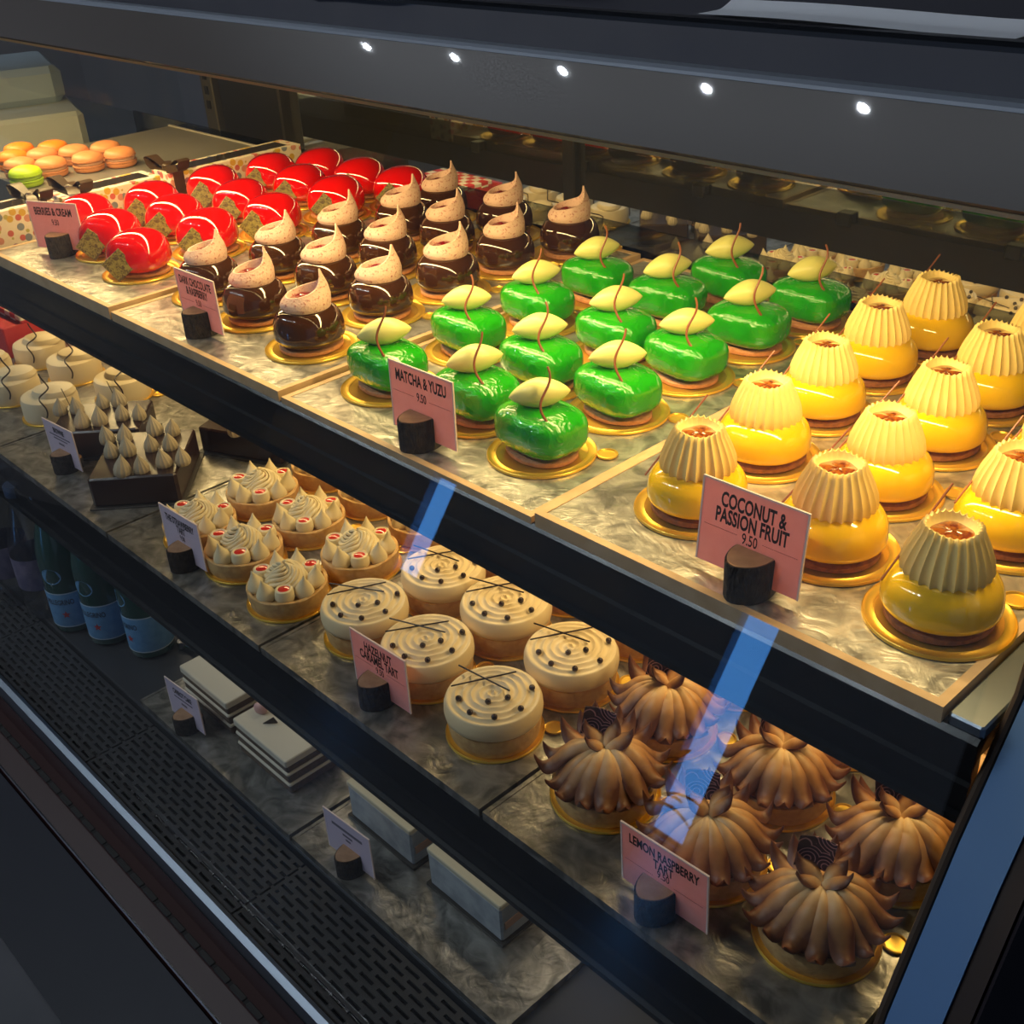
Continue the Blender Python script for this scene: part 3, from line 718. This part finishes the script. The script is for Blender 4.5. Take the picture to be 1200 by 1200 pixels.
brownie('dark brownie bar with twelve piped kisses beside the cream tarts', .228, .040, .86, .105, .124, .040,
        [(.166, .026), (.179, .042), (.207, .011), (.218, .026), (.261, -.004), (.272, .016), (.191, .078), (.209, .092), (.228, .053), (.243, .070), (.280, .042), (.292, .060)], [])
brownie('dark brownie bar half hidden behind the upper rail, single kiss showing', .250, .185, .40, .125, .075, .036, [(.264, .150), (.225, .190), (.285, .205)], [])
RB = mat('red_white_carton', (.55, .03, .03), .5)
def check_mat():
    m = mat('red_white_check', (.6, .03, .03), .5); t = m.node_tree; b = t.nodes['Principled BSDF']
    tc = t.nodes.new('ShaderNodeTexCoord'); v = t.nodes.new('ShaderNodeTexChecker'); v.inputs['Scale'].default_value = 55
    v.inputs['Color1'].default_value = (.55, .02, .025, 1); v.inputs['Color2'].default_value = (.75, .70, .62, 1)
    t.links.new(tc.outputs['Object'], v.inputs['Vector']); t.links.new(v.outputs['Color'], b.inputs['Base Color']); return m
thing('red_carton', 'red carton with pale checked lid behind the white round cakes', 'box', (-.388, .150, ZMID), .04, None,
      [P('carton_body', MB().bbox(-.090, .070, -.060, .10, .0005, .050, .002).mesh('carton', RB, smooth=False)), P('carton_lid', MB().bbox(-.092, .072, -.030, .102, .050, .062, .002).mesh('lid', check_mat(), smooth=False))])

# ------------------------------------------------------------------ price signs on log holders
def log_parts():
    n = 28; rx, ry = .0145, .0200; w = wob(31, .03); rows = []
    def Z(a, v):
        s_ = sin(a)                                       # back half (y>0) is cut lower
        top = .0270 if s_ < .25 else .0140
        return top * v
    prof = [0, .06, .5, .95, 1.0]
    for v in prof:
        rows.append([((1 - (.04 if v in (0, 1.0) else 0)) * rx * w(TAU * j / n) * cos(TAU * j / n), (1 - (.04 if v in (0, 1.0) else 0)) * ry * w(TAU * j / n) * sin(TAU * j / n), Z(TAU * j / n, v)) for j in range(n)])
    m = MB().grid(rows, True, True, False)
    bark = m.mesh('log_bark', BARK, angle=50)
    tp = MB(); fr = [p for p in rows[-1] if p[2] > .025]; fr.sort(key=lambda p: (math.atan2(p[1], p[0]) - PI / 2) % TAU)
    tp.v = [(x * .96, y * .96, z + .0003) for x, y, z in fr] + [(x * .96, y * .96, z - .0150) for x, y, z in fr]; k = len(fr)
    tp.f = [tuple(range(k))] + [(i, i + k, (i + 1) % k + k, (i + 1) % k) for i in range(k)]; tp.mi = [0] * len(tp.f)
    tb = MB(); fb = [p for p in rows[-1] if p[2] < .02]; fb.sort(key=lambda p: math.atan2(p[1], p[0]))
    tb.v = [(x, y, z + .0003) for x, y, z in fb] + [(x, y, z - .004) for x, y, z in fb]; k = len(fb)
    tb.f = [tuple(range(k))] + [(i, i + k, (i + 1) % k + k, (i + 1) % k) for i in range(k)]; tb.mi = [0] * len(tb.f)
    return bark, tp.mesh('cut_face', WOOD, smooth=False), tb.mesh('cut_face', WOOD, smooth=False)
LOGB, LOGT, LOGK = log_parts()
CW, CH = .074, .057
cardp = MB().bbox(-CW / 2, CW / 2, -.0005, .0005, 0, CH, .0003).mesh('card', PINK, smooth=False)
cardl = MB().bbox(-CW / 2, CW / 2, -.0005, .0005, 0, CH, .0003).mesh('card', LILAC, smooth=False)
sleeve = MB()
for a in ((-CW / 2 - .0012, -CW / 2, 0, CH), (CW / 2, CW / 2 + .0012, 0, CH), (-CW / 2 - .0012, CW / 2 + .0012, CH, CH + .0012)): sleeve.box(a[0], a[1], -.0007, .0007, a[2], a[3])
sleeve = sleeve.mesh('card_sleeve', PLAST, smooth=False)
def dashes(z, x0=-.034, x1=.034, gap=(-.009, .009)):
    m = MB(); x = x0
    while x < x1:
        if not (gap[0] < x < gap[1]): m.box(x, x + .0007, -.0008, -.0006, z, z + .0004)
        x += .0014
    return m
def sign(label, x, y, z, lines, rotz=0, card=cardp, lean=-.10, bars=(), dash=None, log_dx=.004, scale=1, price=None):
    kids = [P('lettering', text_mesh([(a_, b_ * 1.08, c_) for a_, b_, c_ in lines], INK, .56, .030).mesh('lettering', INK, smooth=False), (0, -.0007, 0)), P('card_sleeve', sleeve)]
    if price: kids.append(P('lettering', text_mesh([price], INK, .64, .012).mesh('lettering', INK, smooth=False), (0, -.0007, 0)))
    if bars:
        b_ = MB()
        for (w_, zz, h) in bars: b_.box(-w_ / 2, w_ / 2, -.0008, -.0006, zz, zz + h)
        kids.append(P('small_print', b_.mesh('small_print', INKF if card is cardp else mat('grey_ink', (.14, .12, .16), .7), smooth=False)))
    if dash is not None: kids.append(P('dotted_rule', dashes(dash).mesh('dotted_rule', INKF, smooth=False), stuff=True))
    thing('price_sign', label, 'sign', (x, y, z), rotz, 'price signs in log holders',
          [P('card', card, (0, 0, .0065), (lean, 0, 0), kids=kids), P('log_holder', LOGB, (log_dx, -.0015, 0), kids=[P('cut_face', LOGT), P('cut_face', LOGK)])], scale)
sign('pink price card lettered COCONUT & PASSION FRUIT in a log holder', 1.124, .0255, ZT['coco'], [('COCONUT &', .0128, .0425), ('PASSION FRUIT', .0128, .0315)], .02, dash=.0265, log_dx=.005, price=('9.50', .0105, .0225))
sign('pink price card lettered MATCHA & YUZU in a log holder', .812, .0265, ZT['matcha'], [('MATCHA & YUZU', .0125, .0430)], .02, lean=-.02, dash=.033, log_dx=-.002, price=('9.50', .0105, .0305))
sign('pink price card lettered DARK CHOCOLATE & RASPBERRY in a log holder', .458, .036, ZT['choc'], [('DARK CHOCOLATE', .0112, .0440), ('& RASPBERRY', .0112, .0335)], .02, lean=.02, dash=.026, log_dx=.0, price=('9.50', .0095, .0235), scale=.95)
sign('pink price card lettered BERRIES & CREAM in a log holder', .092, .058, ZT['berry'], [('BERRIES & CREAM', .0120, .0420)], .42, lean=.02, log_dx=.002, price=('9.50', .0100, .0300), scale=.98)
sign('lilac price card for the dark brownies in a log holder', .114, -.012, ZMID, [('BROWNIE', .0100, .0440)], .08, cardl, lean=.02, bars=((.052, .0390, .0020), (.034, .0345, .0020), (.014, .0275, .0030)), scale=.96)
sign('lilac price card lettered THE STRAWBERRY TART in a log holder', .438, -.026, ZMID, [('THE STRAWBERRY', .0110, .0420), ('TART', .0110, .0325)], .04, cardl, lean=.0, price=('9.50', .0090, .0240), log_dx=.002)
sign('pink price card lettered HAZELNUT CARAMEL TART in a log holder', .780, -.024, ZMID, [('HAZELNUT', .0122, .0430), ('CARAMEL TART', .0122, .0325)], .03, lean=.0, dash=.0285, log_dx=-.004, price=('9.50', .0100, .0235))
sign('pink price card lettered LEMON RASPBERRY TART in a log holder', 1.112, -.0320, ZMID, [('LEMON RASPBERRY', .0115, .0430), ('TART', .0115, .0330)], .03, lean=.03, dash=.0240, log_dx=-.004, price=('9.50', .0100, .0255))
sign('pale price card by the layered cake slices on the lowest deck', .392, -.050, ZB, [('CARROT CAKE', .0105, .0410)], .06, cardl, lean=.0, bars=((.042, .0350, .0022), (.013, .0270, .0034)), scale=.92)
sign('pale price card by the pale block slices on the lowest deck', .714, -.046, ZB, [], .06, cardl, lean=.0, bars=((.050, .0420, .0040), (.016, .0350, .0030), (.008, .0290, .0030)), scale=.95)

# ------------------------------------------------------------------ lowest deck: slices and bottles
CWHITE = mat('white_icing', (.62, .56, .44), .6)
SPONGE = mat('dark_sponge', (.085, .055, .035), .85, noise=((.14, .09, .055), 200, .35, .7), bump=(260, .5, .003))
BLUSH = mat('blush_petal', (.62, .36, .33), .5)
def slice_(label, x, y, L, D, rz=0, deco=0):
    ps = []; z = .0005; w = wob(int(x * 1000), .01)
    for k, (nm, h, m_) in enumerate((('sponge_layer', .011, SPONGE), ('cream_layer', .004, CWHITE), ('sponge_layer', .011, SPONGE), ('cream_layer', .004, CWHITE), ('sponge_layer', .009, SPONGE), ('icing_top', .0095, CWHITE))):
        e = .0014 if nm == 'sponge_layer' else 0
        ps.append(P(nm, MB().bbox(e, L - e, e, D - e, z, z + h, .0018).mesh(nm, m_, smooth=False))); z += h
    if deco:
        ps.append(P('flower_petal', superell(.008, .006, .009, .9, .9, 16, 8).mesh('petal', BLUSH), (.016, D * .42, z + .006), (.3, .2, .5)))
        ps.append(P('chocolate_shard', MB().prism([(0, 0), (.018, .002), (.014, .010)], -.0008, .0008).mesh('shard', DSTICK, smooth=False), (.034, D * .28, z), (0, 0, -.9)))
    else:
        ps.append(P('fruit_piece', superell(.007, .006, .003, .8, .8, 16, 8).mesh('fruit', mat('peach_fruit', (.55, .20, .11), .4)), (.014, D * .6, z + .001)))
        ps.append(P('chocolate_shard', MB().prism([(0, 0), (.016, .001), (.014, .010)], -.0008, .0008).mesh('shard', DSTICK, smooth=False), (.040, D * .75, z), (0, 0, -.9)))
    thing('cake_slice', label, 'cake slice', (x, y, ZB), rz, 'layered cake slices on the lowest deck', ps)
slice_('white-iced layered cake slice nearest the bottles on the lowest deck', .338, -.024, .108, .070)
slice_('white-iced layered cake slice with blush petal and dark shard', .474, -.032, .108, .070, 0, 1)
PALE = mat('pale_mousse', (.36, .39, .42), .5, noise=((.22, .25, .28), 45, .4, .65))
PALEL = mat('pale_mousse_top', (.52, .47, .34), .5)
PINKL = mat('rose_layer', (.40, .25, .18), .6)
def block(label, x, y, L, D, H, rz):
    ps = [P('mousse_body', MB().bbox(0, L, 0, D, .004, H - .006, .002).mesh('body', PALE, smooth=False)), P('top_layer', MB().bbox(-.0005, L + .0005, -.0005, D + .0005, H - .006, H, .0015).mesh('top', PALEL, smooth=False)),
          P('side_layer', MB().box(L - .0005, L + .0012, .004, D - .004, H * .35, H * .52).mesh('layer', PINKL, smooth=False)), P('base_card', MB().box(-.003, L + .003, -.003, D + .003, .0003, .004).mesh('card', DARKB, smooth=False))]
    thing('mousse_slice', label, 'cake slice', (x, y, ZB), rz, 'pale mousse slices on the lowest deck', ps)
block('pale mottled mousse slice with rosy side layer behind its card', .657, -.004, .106, .050, .052, 0)
block('pale mottled mousse slice nearest the right end of the lowest deck', .792, -.006, .106, .050, .052, 0)

BGREEN = mat('green_bottle_glass', (.015, .060, .050), .12, coat=1)
BLUEL = mat('blue_paper_label', (.10, .26, .48), .6, noise=((.14, .32, .55), 120, .35, .65))
WLINE = mat('white_label_line', (.55, .62, .68), .6)
STAR = mat('red_star', (.45, .03, .03), .6)
def wrap(mb, R, a0):
    for i, (x, y, z) in enumerate(mb.v):
        a = a0 + x / R; mb.v[i] = (R * cos(a), R * sin(a), z)
    return mb
bprof = [(0, .001), (.026, .001), (.0290, .004), (.0295, .012), (.0295, .108), (.0280, .125), (.0225, .150), (.0155, .172), (.0125, .186), (.0125, .196), (.0138, .198), (.0138, .202), (.0120, .203)]
bgl = MB().lathe(bprof, 36).mesh('bottle_glass', BGREEN)
bcap = MB().lathe([(.0135, .198), (.0150, .1985), (.0152, .206), (.0135, .208), (0, .208)], 24).mesh('cap', mat('blue_cap', (.05, .12, .25), .3, .6))
blab = MB().lathe([(.0297, .012), (.0299, .013), (.0299, .066), (.0297, .067)], 40, caps=False).mesh('label_band', BLUEL)
bln = MB()
for z in (.0125, .0655): bln.lathe([(.0300, z), (.03005, z + .0006), (.0300, z + .0014)], 40, caps=False)
bln = bln.mesh('label_border', WLINE)
bov = MB(); rows = []
for s_ in (1.0,):
    ring_ = [(.0145 * cos(TAU * j / 24), 0, .094 + .012 * sin(TAU * j / 24)) for j in range(24)]
bov.v = ring_; bov.f = [tuple(range(24))]; bov.mi = [0]
A0 = -.72
def bottle(label, x, y, txt_rot):
    tm = wrap(text_mesh([('S.PELLEGRINO', .0115, .049)], INK, .62, .01), .03015, A0 + txt_rot)
    st = MB(); st.v = [((.0062 if j % 2 == 0 else .0026) * sin(TAU * j / 10), 0, .033 + (.0062 if j % 2 == 0 else .0026) * cos(TAU * j / 10)) for j in range(10)]; st.f = [tuple(range(10))]; st.mi = [0]
    wrap(st, .03018, A0 + txt_rot + .25)
    ov = MB(); ov.v = list(bov.v); ov.f = list(bov.f); ov.mi = [0]; wrap(ov, .02985, A0 + txt_rot)
    thing('water_bottle', label, 'bottle', (x, y, -.504), 0, 'green glass water bottles on the lowest deck',
          [P('bottle_glass', bgl), P('bottle_cap', bcap), P('paper_label', blab, kids=[P('label_border', bln), P('lettering', tm.mesh('lettering', INK, smooth=False)), P('star_emblem', st.mesh('star', STAR, smooth=False))]),
           P('neck_label', ov.mesh('neck_label', BLUEL, smooth=False))])
bottle('green glass water bottle with blue label, leftmost of three', .066, -.040, -.25)
bottle('green glass water bottle with blue label, middle of three', .131, -.020, -.45)
bottle('green glass water bottle with blue label, rightmost of three', .200, .004, -.9)
CPL = glass_mat('clear_plastic', (.72, .76, .82), .09)
pl = MB().lathe([(0, .001), (.028, .001), (.031, .005), (.031, .03), (.029, .035), (.031, .04), (.031, .11), (.028, .128), (.016, .165), (.0125, .178), (.0125, .19)], 32, caps=False).mesh('bottle_plastic', CPL)
pc = MB().lathe([(0, .188), (.0145, .188), (.0145, .202), (.013, .204), (0, .204)], 24).mesh('cap', mat('navy_cap', (.03, .05, .10), .35))
pll = MB().lathe([(.0314, .050), (.0316, .051), (.0316, .098), (.0314, .099)], 32, caps=False).mesh('wrap', mat('violet_wrap', (.10, .09, .17), .45, noise=((.20, .16, .24), 60, .4, .65)))
for lab, x, y in (('left of the pair', -.060, -.070), ('right of the pair beside the green bottles', .004, -.052)):
    thing('plastic_bottle', 'clear plastic drink bottle, ' + lab, 'bottle', (x, y, -.504), 0, 'clear plastic bottles on the lowest deck', [P('bottle_plastic', pl), P('bottle_cap', pc), P('wrap_label', pll)])
# serving tongs lying behind the bottles
def tong(s_):
    return MB().tube([(0, 0, .006), (.05, s_ * .008, .010), (.10, s_ * .016, .010), (.15, s_ * .018, .006)], .003, 8, lambda u: .8 + .5 * u).mesh('tong_arm', BRIGHT)
thing('serving_tongs', 'bright steel serving tongs on the deck right of the bottles', 'tongs', (.232, .030, -.5040), .30, None, [P('tong_arm', tong(1)), P('tong_arm', tong(-1)), P('hinge', MB().lathe([(0, .002), (.006, .002), (.006, .012), (0, .012)], 12).mesh('hinge', BRIGHT))])

# ------------------------------------------------------------------ left end of the upper shelf: macarons and gift boxes
plat = [P('platform_body', MB().bbox(-.155, .120, -.175, .155, .0005, .046, .003).mesh('platform', mat('grey_platform', (.15, .145, .13), .35, noise=((.19, .18, .16), 9, .3, .7)), smooth=False)),
        P('platform_edge', MB().box(-.156, .121, .152, .156, .040, .0475).mesh('edge', mat('platform_edge_pale', (.40, .38, .33), .3), smooth=False))]
thing('display_platform', 'low grey display block carrying the orange macarons', 'platform', (-.190, .298, -.0120), 0, None, plat)
def mac(c1, c2):
    m1 = mat('macaron_shell_' + c1[0], c1[1], .45); m2 = mat('macaron_filling_' + c2[0], c2[1], .5); m3 = mat('macaron_foot_' + c1[0], tuple(v * .8 for v in c1[1]), .8, bump=(500, .6, .003))
    b = MB().lathe([(0, .0035), (.014, .0015), (.0195, .0005), (.0215, .003), (.0215, .0060)], 32).mesh('shell', m1)
    f1 = MB().lathe([(.0212, .0058), (.0222, .0068), (.0222, .0084), (.0205, .0092)], 32, caps=False).mesh('foot', m3)
    fl = MB().lathe([(.0190, .0085), (.0205, .0100), (.0205, .0125), (.0190, .0140)], 32).mesh('filling', m2)
    f2 = MB().lathe([(.0205, .0130), (.0222, .0140), (.0222, .0158), (.0212, .0166)], 32, caps=False).mesh('foot', m3)
    t_ = MB().lathe([(.0215, .0160), (.0215, .0185), (.0190, .0222), (.0120, .0250), (0, .0258)], 32).mesh('shell', m1)
    return [P('lower_shell', b, kids=[P('foot', f1)]), P('filling', fl), P('upper_shell', t_, kids=[P('foot', f2)])]
mo = mac(('orange', (.80, .22, .012)), ('orange', (.62, .30, .12))); mp = mac(('apricot', (.66, .26, .10)), ('apricot', (.56, .32, .20))); mg = mac(('lime', (.40, .62, .012)), ('lime', (.35, .55, .05)))
MACS = [(-.305, .178, mo, 'bright orange macaron, far left of the back row'), (-.272, .216, mo, 'bright orange macaron second in the back row'), (-.262, .150, mo, 'orange macaron cut by the left picture edge'),
        (-.238, .184, mp, 'apricot macaron in the middle of the cluster'), (-.215, .222, mp, 'apricot macaron behind the front pair'), (-.196, .262, mp, 'apricot macaron at the back right of the cluster'),
        (-.205, .136, mp, 'apricot macaron beside the lime one'), (-.170, .166, mp, 'apricot macaron at the front of the cluster'), (-.155, .214, mp, 'apricot macaron, second from the right end'), (-.140, .256, mp, 'apricot macaron at the right end of the cluster')]
for x, y, ps, lab in MACS: thing('macaron', lab, 'macaron', (x - .008, y + .010, .0345), random.uniform(-.3, .3), 'macarons on the grey block', ps)
thing('macaron', 'lime green macaron at the left picture edge', 'macaron', (-.155, .129, .0345), 0, 'macarons on the grey block', mg)
def dots_mat():
    m = mat('dotted_paper', (.80, .72, .58), .5); t = m.node_tree; b = t.nodes['Principled BSDF']
    tc = t.nodes.new('ShaderNodeTexCoord'); v = t.nodes.new('ShaderNodeTexVoronoi'); v.inputs['Scale'].default_value = 90; v.inputs['Randomness'].default_value = .75
    t.links.new(tc.outputs['Object'], v.inputs['Vector'])
    sp = t.nodes.new('ShaderNodeSeparateColor'); t.links.new(v.outputs['Color'], sp.inputs[0])
    r = t.nodes.new('ShaderNodeValToRGB'); r.color_ramp.interpolation = 'CONSTANT'; e = r.color_ramp.elements
    cols = [(.55, .12, .10), (.62, .40, .05), (.20, .24, .30), (.62, .28, .20), (.30, .14, .24), (.45, .42, .12)]
    e[0].color = (*cols[0], 1); e[1].position = .17; e[1].color = (*cols[1], 1)
    for i in range(2, 6): k = e.new(i / 6); k.color = (*cols[i], 1)
    t.links.new(sp.outputs[0], r.inputs[0])
    lt = t.nodes.new('ShaderNodeMath'); lt.operation = 'LESS_THAN'; lt.inputs[1].default_value = .43; t.links.new(v.outputs['Distance'], lt.inputs[0])
    mx = t.nodes.new('ShaderNodeMix'); mx.data_type = 'RGBA'; mx.inputs[6].default_value = (.80, .72, .58, 1)
    t.links.new(lt.outputs[0], mx.inputs[0]); t.links.new(r.outputs[0], mx.inputs[7]); t.links.new(mx.outputs[2], b.inputs['Base Color']); return m
DOTS = dots_mat()
WIN = mat('box_window_film', (.05, .04, .032), .12, coat=1)
RIB = mat('brown_satin_ribbon', (.055, .032, .018), .35)
RIBP = mat('ribbon_print_cream', (.62, .42, .30), .5)
def ribbon_loop(p0, axis, out, w_, lift, L):
    # flat band loop standing off the knot
    m = MB(); rows = []; p0 = Vector(p0); axis = Vector(axis); out = Vector(out)
    for i in range(15):
        u = i / 14; c = p0 + out * (L * sin(PI * u) ** .8 * (1 if u < .5 else .92)) + Vector((0, 0, lift * (sin(PI * u) * .5 + (.9 * sin(TAU * u) * .5 if True else 0))))
        ww = w_ * (.45 + .55 * sin(PI * u))
        rows.append([c - axis * ww, c + axis * ww, c + axis * ww + Vector((0, 0, .0006)), c - axis * ww + Vector((0, 0, .0006))])
    return m.grid(rows, True, True, True).mesh('bow_loop', RIB, angle=60)
def gift_box(label, x, y, rz, L=.20, Wd=.052, H=.053, bow=0, z=-.0118):
    ps = [P('box_body', MB().bbox(-Wd / 2, Wd / 2, -L / 2, L / 2, .0004, H, .0012).mesh('box', DOTS, smooth=False)),
          P('window_film', MB().box(-Wd * .30, Wd * .30, -L * .42, L * .42, H, H + .0006).mesh('film', WIN, smooth=False)),
          P('ribbon_band', MB().box(-Wd / 2 - .0006, Wd / 2 + .0006, bow - .008, bow + .008, .002, H + .0012).mesh('band', RIB, smooth=False))]
    for s_ in (-1, 1):
        ps.append(P('bow_loop', ribbon_loop((0, bow, H + .002), (0, 1, 0), (s_, .25 * s_, 0), .009, .018, .034)))
        tl = MB(); rows = []
        for i in range(9):
            u = i / 8; c = Vector((s_ * .030 * u, bow - s_ * .010 * u, H + .004 - .0015 * u + .005 * sin(PI * u)))
            rows.append([c + Vector((-.003, -.007, 0)), c + Vector((.003, .007, 0)), c + Vector((.003, .007, .0006)), c + Vector((-.003, -.007, .0006))])
        ps.append(P('ribbon_tail', tl.grid(rows, True, True, True).mesh('tail', RIB, angle=60)))
    ps.append(P('bow_knot', superell(.007, .008, .006, .8, .8, 16, 8).mesh('knot', RIB), (0, bow, H + .004)))
    sc = MB()
    for k in range(5):
        sc.tube([(-.024 + k * .010 + .004 * sin(t * .9), bow + .003 * sin(t * 1.7), H + .0190 + .002 * cos(t)) for t in range(6)], .0006, 5)
    thing('gift_box', label, 'gift box', (x, y, z), rz, 'dotted gift boxes beside the macarons', ps)
gift_box('long dotted gift box with brown bow, rearmost beside the red cakes', -0.037, .375, .0, L=.215, bow=-.095)
gift_box('long dotted gift box with brown bow, between the other two', -0.042, .186, .0, L=.140, bow=-.045)
gift_box('long dotted gift box, frontmost at the left picture edge', -0.049, .060, .0, L=.095, bow=.030)

# ------------------------------------------------------------------ beyond the case: equipment and papers
APP = mat('offwhite_plastic', (.66, .67, .62), .5); APPG = mat('cool_grey_plastic', (.38, .46, .53), .45)
thing('counter_printer', 'off-white rounded counter machine beyond the left end glass', 'machine', (-.82, .36, -.12), -.30, None,
      [P('machine_body', MB().bbox(-.16, .16, -.12, .13, 0, .150, .012).mesh('body', APP, angle=30)), P('machine_lid', MB().bbox(-.20, .05, -.10, .12, .1505, .215, .020).mesh('lid', APPG, angle=30)),
       P('power_cord', MB().tube([(.0, -.05, .152), (.06, -.07, .153), (.10, -.125, .150), (.11, -.128, .06)], .004, 8).mesh('cord', mat('grey_cord', (.12, .13, .14), .5)))])
thing('rear_counter', 'dark counter beyond the left end of the case', 'counter', (-1.22, .45, -1.05), 0, None, [P('counter_body', MB().bbox(-.55, .55, -.40, .40, 0, .90, .01).mesh('body', BLACKM, smooth=False)), P('counter_top', MB().bbox(-.57, .57, -.42, .42, .90, .93, .006).mesh('top', mat('grey_counter_top', (.10, .10, .105), .3), smooth=False))])
pa = MB(); rows = []
for i in range(13):
    u = i / 12; z = .0008 + .012 * max(0, u - .62) ** 1.4 * 3
    rows.append([(.25 * v - .125, -.042 + .042 * u, z * .6 + .001 * sin(5 * v)) for v in [k / 8 for k in range(9)]])
pa.grid(rows)
thing('paper_sheet', 'white paper sheet lying on top of the case', 'paper', (1.005, .312, .2895), -.02, None, [P('sheet', pa.mesh('sheet', mat('white_paper', (.90, .92, .96), .6)))])
thing('paper_sheet', 'folded pale paper at the back of the case top', 'paper', (1.13, .50, .2876), .15, None, [P('sheet', MB().bbox(-.06, .06, -.04, .04, 0, .004, .001).mesh('sheet', mat('pale_paper', (.48, .50, .58), .6), smooth=False))])
cupm = mat('dark_cup', (.05, .05, .06), .35)
thing('paper_cup', 'dark paper cup standing on the case top at the right', 'cup', (1.205, .40, .2872), 0, None, [P('cup_body', MB().lathe([(0, 0), (.030, 0), (.040, .09), (.037, .09), (.028, .004), (0, .004)], 28).mesh('cup', cupm)), P('cup_rim', MB().lathe([(.0375, .088), (.0415, .089), (.0415, .092), (.0375, .092)], 28, caps=False).mesh('rim', mat('cup_rim', (.14, .14, .16), .4)))])
thing('folded_cloth', 'dark blue folded cloth lying on top of the case', 'cloth', (.52, .36, .2872), .1, None,
      [P('cloth_fold', MB().grid([[(x * .04 - .2, y * .02 - .06, .004 + .006 * abs(sin(x * 1.3 + y * .8)) + .004 * sin(x * .6)) for x in range(11)] for y in range(7)]).mesh('cloth', mat('navy_cloth', (.04, .06, .12), .6)))])
